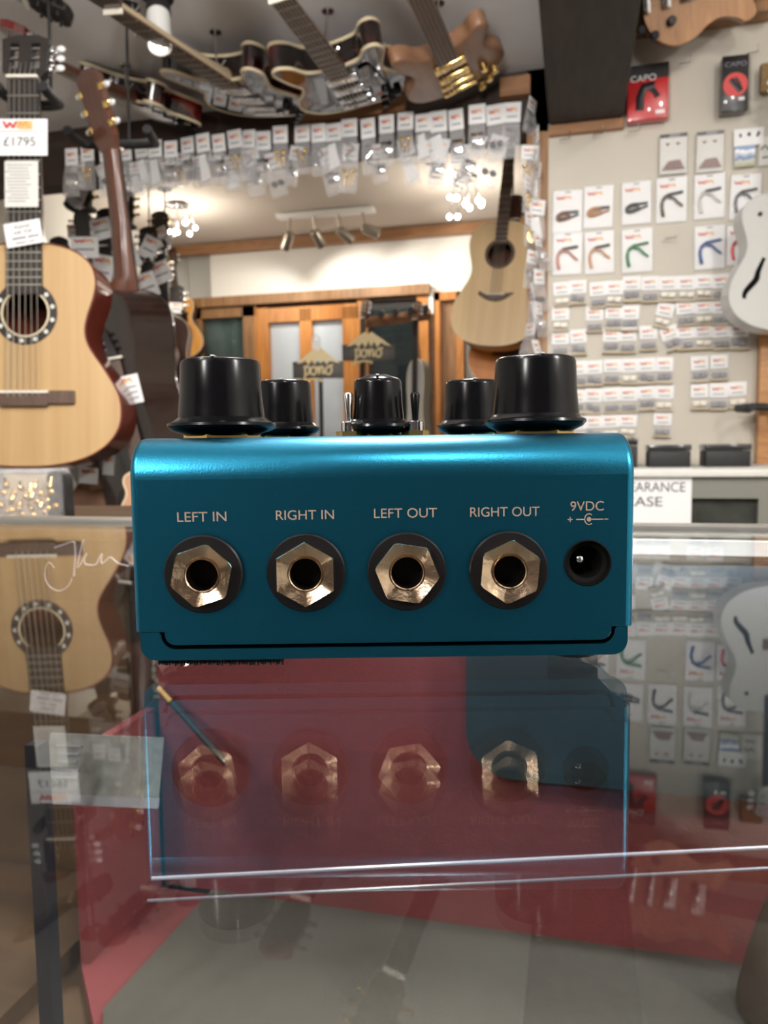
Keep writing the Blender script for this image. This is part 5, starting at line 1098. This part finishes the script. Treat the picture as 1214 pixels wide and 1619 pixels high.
for i, (x, y) in enumerate(low):
    lb = f"twisted bag of hardware, {ORD[i]} from the left, hanging lower under the overhead board"
    mt_ = wallm(x, y - 14, 0.012 + 0.02 * rnd.random(), rnd.uniform(-.45, .45), rnd.uniform(.9, 1.15), (rnd.uniform(.6, .75) if x < 380 else rnd.uniform(.75, .98)), rnd.uniform(-.05, .1))
    dup(hp[rnd.randrange(5)], mt_, lb, 'bagged parts hanging low along the header')
obj_ = None
post = [(842, 158), (848, 205), (838, 232), (852, 262), (835, 280), (850, 318), (836, 338), (848, 372), (842, 398), (852, 428), (838, 452), (850, 480), (840, 512), (846, 540)]
for i, (x, y) in enumerate(post):
    lb = f'bagged hardware hanging on the timber post, {ORD[i]} from the top'
    dup(hp[rnd.randrange(5)], wallm(x, y, 0.04 + 0.03 * rnd.random(), rnd.uniform(-.25, .25), rnd.uniform(.8, 1.0), rnd.uniform(.6, .8), rnd.uniform(-.05, .1)) @ RZ(rnd.choice((-1.25, -0.9, 0.5, 0.9, 1.2, 0.2))), lb, 'bagged parts on the timber post')

# ================================================================== BEHIND THE CASE
CY = PART_Y - 0.42
p0, p1 = on_y(905, 742, CY), on_y(1330, 750, CY); zt_ = on_y(1100, 742, CY).z; zb_ = 0.0
t = thing('clearance_cabinet', 'pale grey clearance cabinet with dark glass front under the peg wall', 'cabinet', T(0, 0, 0))
obj('worktop', box(nb(), ((p0.x + p1.x) / 2, CY + 0.2, zt_ - 0.008), (p1.x - p0.x, 0.43, 0.016), bevel=0.002), M['paper2'], t)
gp, gq = rect(1093, 770, 1198, 900, CY); xs = (p0.x, gp.x, gq.x, p1.x)
fm = mat('grey_green_frame', (0.20, 0.20, 0.17), rough=0.5)
bm = nb(); box(bm, ((p0.x + p1.x) / 2, CY + 0.015, zt_ - 0.040), (p1.x - p0.x, 0.03, 0.046)); box(bm, ((xs[0] + xs[1]) / 2, CY + 0.015, zt_ / 2 - 0.03), (xs[1] - xs[0], 0.03, zt_ - 0.066)); box(bm, ((xs[2] + xs[3]) / 2, CY + 0.015, zt_ / 2 - 0.03), (xs[3] - xs[2], 0.03, zt_ - 0.066)); box(bm, ((xs[1] + xs[2]) / 2, CY + 0.015, 0.4), (xs[2] - xs[1] + 0.01, 0.03, 0.8))
obj('front_frame', bm, fm, t)
obj('glass_door', box(nb(), ((xs[1] + xs[2]) / 2, CY + 0.02, zt_ / 2 + 0.35), (xs[2] - xs[1] + 0.006, 0.006, zt_ - 0.75)), mat('dark_cabinet_glass', (0.05, 0.052, 0.045), rough=0.2, noise=0.6, scale=25), t)
obj('cabinet_body', box(nb(), ((p0.x + p1.x) / 2, CY + 0.22, zt_ / 2 - 0.01), (p1.x - p0.x - 0.01, 0.37, zt_ - 0.02)), fm, t)
p, q = rect(938, 742, 1093, 832, CY - 0.002); c = (p + q) / 2; W, H = q.x - p.x, p.z - q.z
t = thing('paper_sign', 'white paper sign reading CLEARANCE CASE partly hidden by the pedal', 'sign', T(c.x, c.y, c.z))
obj('paper_sheet', box(nb(), (0, 0, 0), (W, 0.0008, H)), M['paper'], t)
k = (on_y(1083, 780, CY).x - on_y(1003, 780, CY).x) / 80
c1 = on_y(1027, 770, CY - 0.003); letters('lettering', 'CLEARANCE', 112 * k, 16 * k, M['ink'], t, T(c1.x - c.x, -0.0005, c1.z - c.z) @ RX(PI / 2))
c1 = on_y(1016, 793, CY - 0.003); letters('lettering', 'CASE', 62 * k, 16 * k, M['ink'], t, T(c1.x - c.x, -0.0005, c1.z - c.z) @ RX(PI / 2))
for lb, a0, b0, a1, b1 in (('black slim box on the clearance cabinet nearest the pedal', 985, 692, 1008, 735), ('black slim box in the middle of the clearance cabinet top', 1026, 703, 1092, 736), ('black slim box at the far end of the clearance cabinet top', 1116, 702, 1187, 738)):
    p, q = rect(a0, b0, a1, b1, CY + 0.16); t = thing('black_box', lb, 'box', T((p.x + q.x) / 2, CY + 0.16, zt_))
    hh = p.z - zt_; obj('base', box(nb(), (0, 0.05, hh * 0.36), (q.x - p.x, 0.10, hh * 0.72), bevel=0.002), M['blackmat'], t); obj('lid', box(nb(), (0, 0.05, hh * 0.87), ((q.x - p.x) * 1.03, 0.104, hh * 0.26), bevel=0.002), M['shinyblack'], t)
# edge of the shop on the far right: timber upright with black hanger
p, q = rect(1201, 525, 1240, 742, PART_Y - 0.05); struct('column_edge', box(nb(), ((p.x + q.x) / 2, PART_Y - 0.022, (p.z + zt_) / 2), (q.x - p.x, 0.04, p.z - zt_)), M['pine'], 'timber upright at the end of the peg wall')
yoke('black hanger on the timber upright below the white guitar', on_y(1206, 642, PART_Y - 0.12), rod=False, w=0.10)

# left foreground beyond the case: clear box of gold parts on a side counter
SCZ = on_y(50, 830, 0.78).z
t = thing('side_counter', 'brown side counter behind the display case', 'counter', T(0, 0, 0))
obj('counter_top', box(nb(), (-0.62, 0.90, SCZ - 0.015), (0.62, 0.34, 0.03), bevel=0.003), M['counter'], t); obj('counter_body', box(nb(), (-0.62, 0.90, SCZ / 2 - 0.02), (0.58, 0.30, SCZ - 0.04)), M['counter'], t)
d = 0.96; k = d / F; c = at(38, 741, d); base = V((c.x, c.y, SCZ)); hh = c.z - SCZ
t = thing('clear_parts_box', 'clear plastic box of gold tuners on the side counter below the classical guitar', 'parts box', T(base.x, base.y, SCZ) @ RZ(YAW))
bm = nb(); w_ = 104 * k
def wallbox(bm, w, dp, h, th=0.002):
    for c_, s_ in (((-w / 2, 0, h / 2), (th, dp, h)), ((w / 2, 0, h / 2), (th, dp, h)), ((0, -dp / 2, h / 2), (w, th, h)), ((0, dp / 2, h / 2), (w, th, h))): box(bm, c_, s_)
wallbox(bm, w_, 0.07, hh * 0.93); obj('clear_walls', bm, M['film2'], t)
obj('lid', box(nb(), (0, 0, hh * 0.96), (w_ * 1.02, 0.074, hh * 0.07), bevel=0.004), M['film2'], t)
obj('base_tray', box(nb(), (0, 0, 0.003), (w_, 0.07, 0.006)), M['film2'], t)
obj('back_card', box(nb(), (0, 0.028, hh * 0.45), (w_ * 0.94, 0.001, hh * 0.85)), M['foam'], t)
rnd = random.Random(5)
for i in range(16):
    bx_, bz_ = (-0.42 + 0.056 * i) * w_ , hh * (0.42 + 0.22 * math.sin(i * 1.9))
    tn = obj('gold_tuner', lathe(nb(), [(0.0035, 0), (0.004, 0.006), (0.002, 0.008), (0.002, 0.014)], 10, T(bx_, 0.005 - 0.02 * rnd.random(), bz_) @ RX(rnd.uniform(-1, 1))), M['gold'], t)
    sphere_ = obj('tuner_button', sphere(nb(), (bx_ + 0.004, -0.004, bz_ - 0.006), 0.0042, s=(1, .6, 1)), M['brass'], tn)
# lower clutter between classical and pedal
c0 = at(140, 812, 1.55); u = 1.55 / F
acoustic('brown acoustic guitar body leaning low behind the counter beside the pedal', frame(at(176, 905, 1.75), V((0.15, 0.1, 1)), -_f0 + _r0 * 0.2), L=0.36, wl=0.14, ww=0.09, wu=0.105, dep=0.08, neck=0.01, hole=(0.66, 0.035), mtop=M['natural_body'], mside=M['mahogany'], strings=False, headL=0.02, pegs=0, frets=0)
p = at(203, 792, 1.45); acoustic('pinkish tan guitar body rounding behind the pedal corner', frame(at(224, 835, 1.5), V((0.05, 0, 1)), -_f0), L=0.11, wl=0.042, ww=0.03, wu=0.036, dep=0.05, neck=0.02, w0=0.03, w1=0.026, hole=(0.66, 0.012), bridge=(0.3, 0.02), mtop=mat('pinkish_tan', (0.55, 0.30, 0.18), rough=0.5), mside=M['mahogany'], strings=False, headL=0.015, pegs=0, frets=0)
tag(obj('gig_bag', prism(nb(), [(x, y) for x, y in spline([(-0.02, 0), (0.03, 0), (0.032, 0.06), (0.03, 0.14), (-0.018, 0.15), (-0.022, 0.07)], True, 4)], -0.03, 0.03, T(0, 0, SCZ) @ T(at(94, 800, 0.99).x, at(94, 800, 0.99).y, 0) @ RZ(YAW) @ RX(PI / 2) @ S(0.42, 0.40, 0.4)), M['blackmat']), 'black padded bag standing beside the clear parts box', 'bag')
tg = [(140, 752, 30, 26, 'white tag with red logo below the classical guitar body'), (172, 735, 18, 32, 'white tag beside the narrow fretboard bottom')]
for px, py, w_, h_, lb in tg:
    k = 1.68 / F; t = thing('price_tag', lb, 'price tag', frame(at(px, py, 1.68), V((0.1, 0, 1)), -_f0), 'white price tags behind the case')
    obj('tag_card', box(nb(), (0, 0, 0), (w_ * k, h_ * k, 0.001)), M['paper'], t); logo(t, w_ * k * .7, h_ * k * .2, T(0, h_ * k * .25, .0008))
